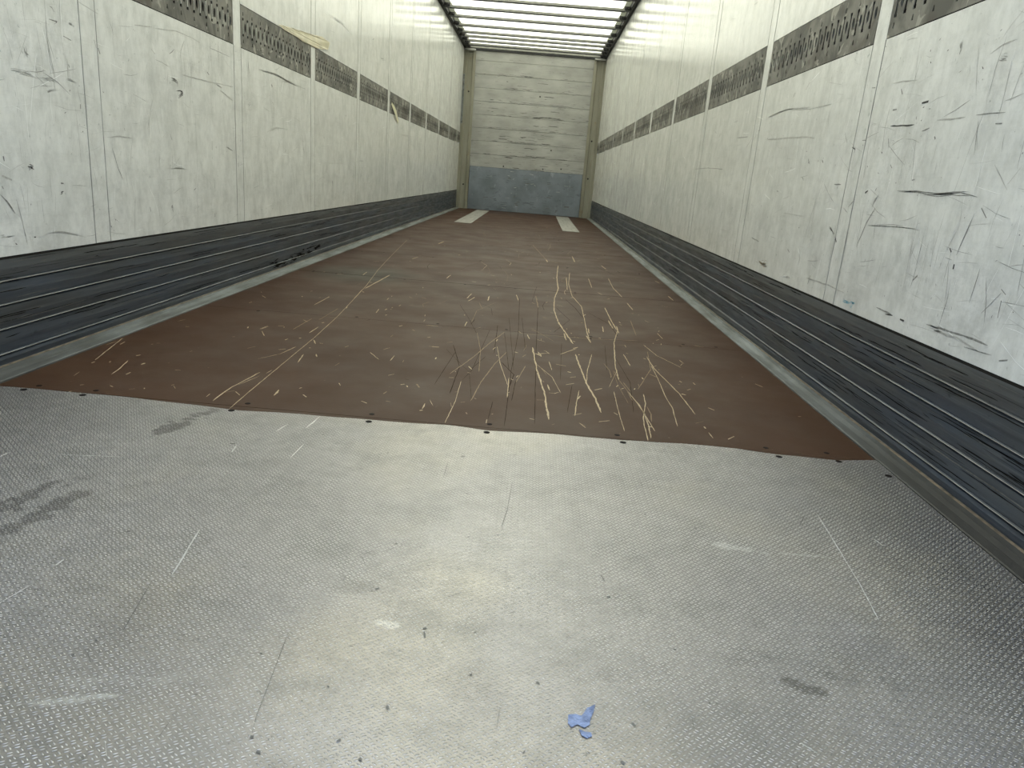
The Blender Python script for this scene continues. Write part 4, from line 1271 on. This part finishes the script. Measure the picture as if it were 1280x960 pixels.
# ---------------------------------------------------------------- roof: rails, header, bows, tarp
for sgn, nm in ((-1, '3'), (1, '4')):
    m = MB()
    prof = [(HW + 0.04, H), (1.218, H), (1.214, H + 0.012), (1.206, H + 0.012), (1.202, H + 0.0), (1.188, H + 0.002), (1.186, H + 0.075), (HW + 0.04, H + 0.095)]
    m.prism([(sgn * a, b) for a, b in prof], Y0, DEPTH, [0, 0, 1, 0, 0, 2, 0, 0])
    tag(m.build('trim_' + nm, [M_BLACK, M_ALU, M_BLACK], recalc=True), 'black roof rail along the %s side' % ('left' if sgn < 0 else 'right'), kind='structure')
m = MB(); m.box(-1.2, 1.2, DEPTH - 0.07, DEPTH + 0.04, H - 0.012, H + 0.10, 0, 0.003)
tag(m.build('trim_5', M_BLACK), 'black roof header above the bulkhead', kind='structure')
m = MB(); m.box(-1.2, 1.2, Y0, Y0 + 0.10, H - 0.012, H + 0.10, 0, 0.003)
tag(m.build('trim_6', M_BLACK), kind='structure')

BZ = 2.70
bow = empty('roof_bow', (0, 0, BZ))
m = MB()
m.box(-1.13, 1.13, -0.030, 0.030, 0.0, 0.030, 0, 0.004)
b1 = m.build('bar', M_BOW, bow)
m = MB(); m.box(-1.125, 1.125, -0.024, 0.027, -0.0035, 0.0, 0)
b1 = m.build('shaded_underside', M_BLACK, bow)  # black sheet stands in for the bar's shaded underside
for s in (-1, 1):
    m = MB()
    m.box(min(s * 1.11, s * 1.2), max(s * 1.11, s * 1.2), -0.055, 0.055, 0.008, 0.050, 0, 0.006)
    m.box(min(s * 1.125, s * 1.165), max(s * 1.125, s * 1.165), -0.11, 0.11, 0.022, 0.036, 0, 0.003)
    m.build('carriage', M_BLACK, bow)
seen = [9.97, 10.53, 11.09, 11.70, 12.23, 12.57, 12.95, 13.30, 13.60]
names = ['nearest visible, at the top picture edge', 'second visible from the top picture edge', 'third from the top picture edge', 'fourth from the top picture edge', 'fifth, where the close spacing begins', 'fourth before the bulkhead', 'third before the bulkhead', 'second before the bulkhead', 'last one, against the bulkhead header']
hid = [9.97 - 0.57 * k for k in range(1, 17)]
for i, y in enumerate(seen + hid):
    o = bow if i == 0 else copy_tree(bow)
    o.location = (0, y, BZ)
    if i < len(seen): tag(o, 'grey cross bar under the pale roof tarp, ' + names[i], 'roof bar', 'roof bars under the tarp')
    else: tag(o, 'grey cross bar under the roof tarp above the picture, seen only as a reflection', 'roof bar', 'roof bars above the picture')

m = MB()
yy = sorted(seen + hid + [Y0 + 0.02, DEPTH + 0.02])
cols = [(-1.26, 2), (-1.115, 1), (-0.6, 1), (0, 1), (0.6, 1), (1.115, 1), (1.26, 2)]
ring = []
pts_y = []
for a, b in zip(yy[:-1], yy[1:]):
    for k in range(6): pts_y.append((a + (b - a) * k / 6.0, math.sin(math.pi * k / 6.0)))
pts_y.append((yy[-1], 0))
for y, s in pts_y:
    row = []
    for x, _ in cols:
        row.append((x, y, 2.775 + 0.020 * s * (b - a > 0) * (0.7 if abs(x) > 1.1 else 1.0)))
    ring.append(row)
n0 = len(m.v)
for r in ring: m.v += r
nc = len(cols)
for j in range(len(ring) - 1):
    for i in range(nc - 1):
        m.f.append((n0 + j * nc + i, n0 + j * nc + i + 1, n0 + (j + 1) * nc + i + 1, n0 + (j + 1) * nc + i))
        m.m.append(1 if i in (0, nc - 2) else 0)
ce = tag(m.build('ceiling', [M_TARP, M_HEM]), kind='structure')
for f in ce.data.polygons: f.use_smooth = True

# ---------------------------------------------------------------- tape remnants on the left wall
bm = bmesh.new()
N = 12
from mathutils import geometry
tp = [Vector((0, y, z)) for y, z in TAPE]
tri = geometry.tessellate_polygon([tp])
vs = [bm.verts.new((0, p.y, p.z)) for p in tp]
for t in tri:
    try: bm.faces.new([vs[i] for i in t])
    except ValueError: pass
bmesh.ops.subdivide_edges(bm, edges=bm.edges[:], cuts=5, use_grid_fill=True)
for v in bm.verts:
    y, z = v.co.y, v.co.z
    v.co.x = -HW + 0.004 + 0.0008 * math.sin(y * 38 + z * 60) + 0.0007 * math.sin(y * 90 - z * 140)
m = MB(); m.addbm(bm)
tag(m.build('adhesive_tape', M_TAPE), 'crumpled yellowed strip of adhesive tape stuck above the left lashing rail', 'tape')
m = MB()
P = [(7.42, 1.225), (7.50, 1.19), (7.60, 1.15), (7.70, 1.11), (7.80, 1.075)]
Ws = [0.010, 0.022, 0.026, 0.022, 0.014]
for i in range(4):
    (a, b), (c, d) = P[i], P[i + 1]
    q = lambda y, z, e: (-HW + e, y, z)
    lift = [0.004, 0.012, 0.016, 0.010, 0.003]
    m.face([q(a, b - Ws[i], lift[i]), q(c, d - Ws[i + 1], lift[i + 1]), q(c, d + Ws[i + 1], lift[i + 1] + .004), q(a, b + Ws[i], lift[i] + .004)])
tag(m.build('torn_strap', M_TAPE2), 'torn cream strip hanging from the fifth rail of the left wall', 'strap')
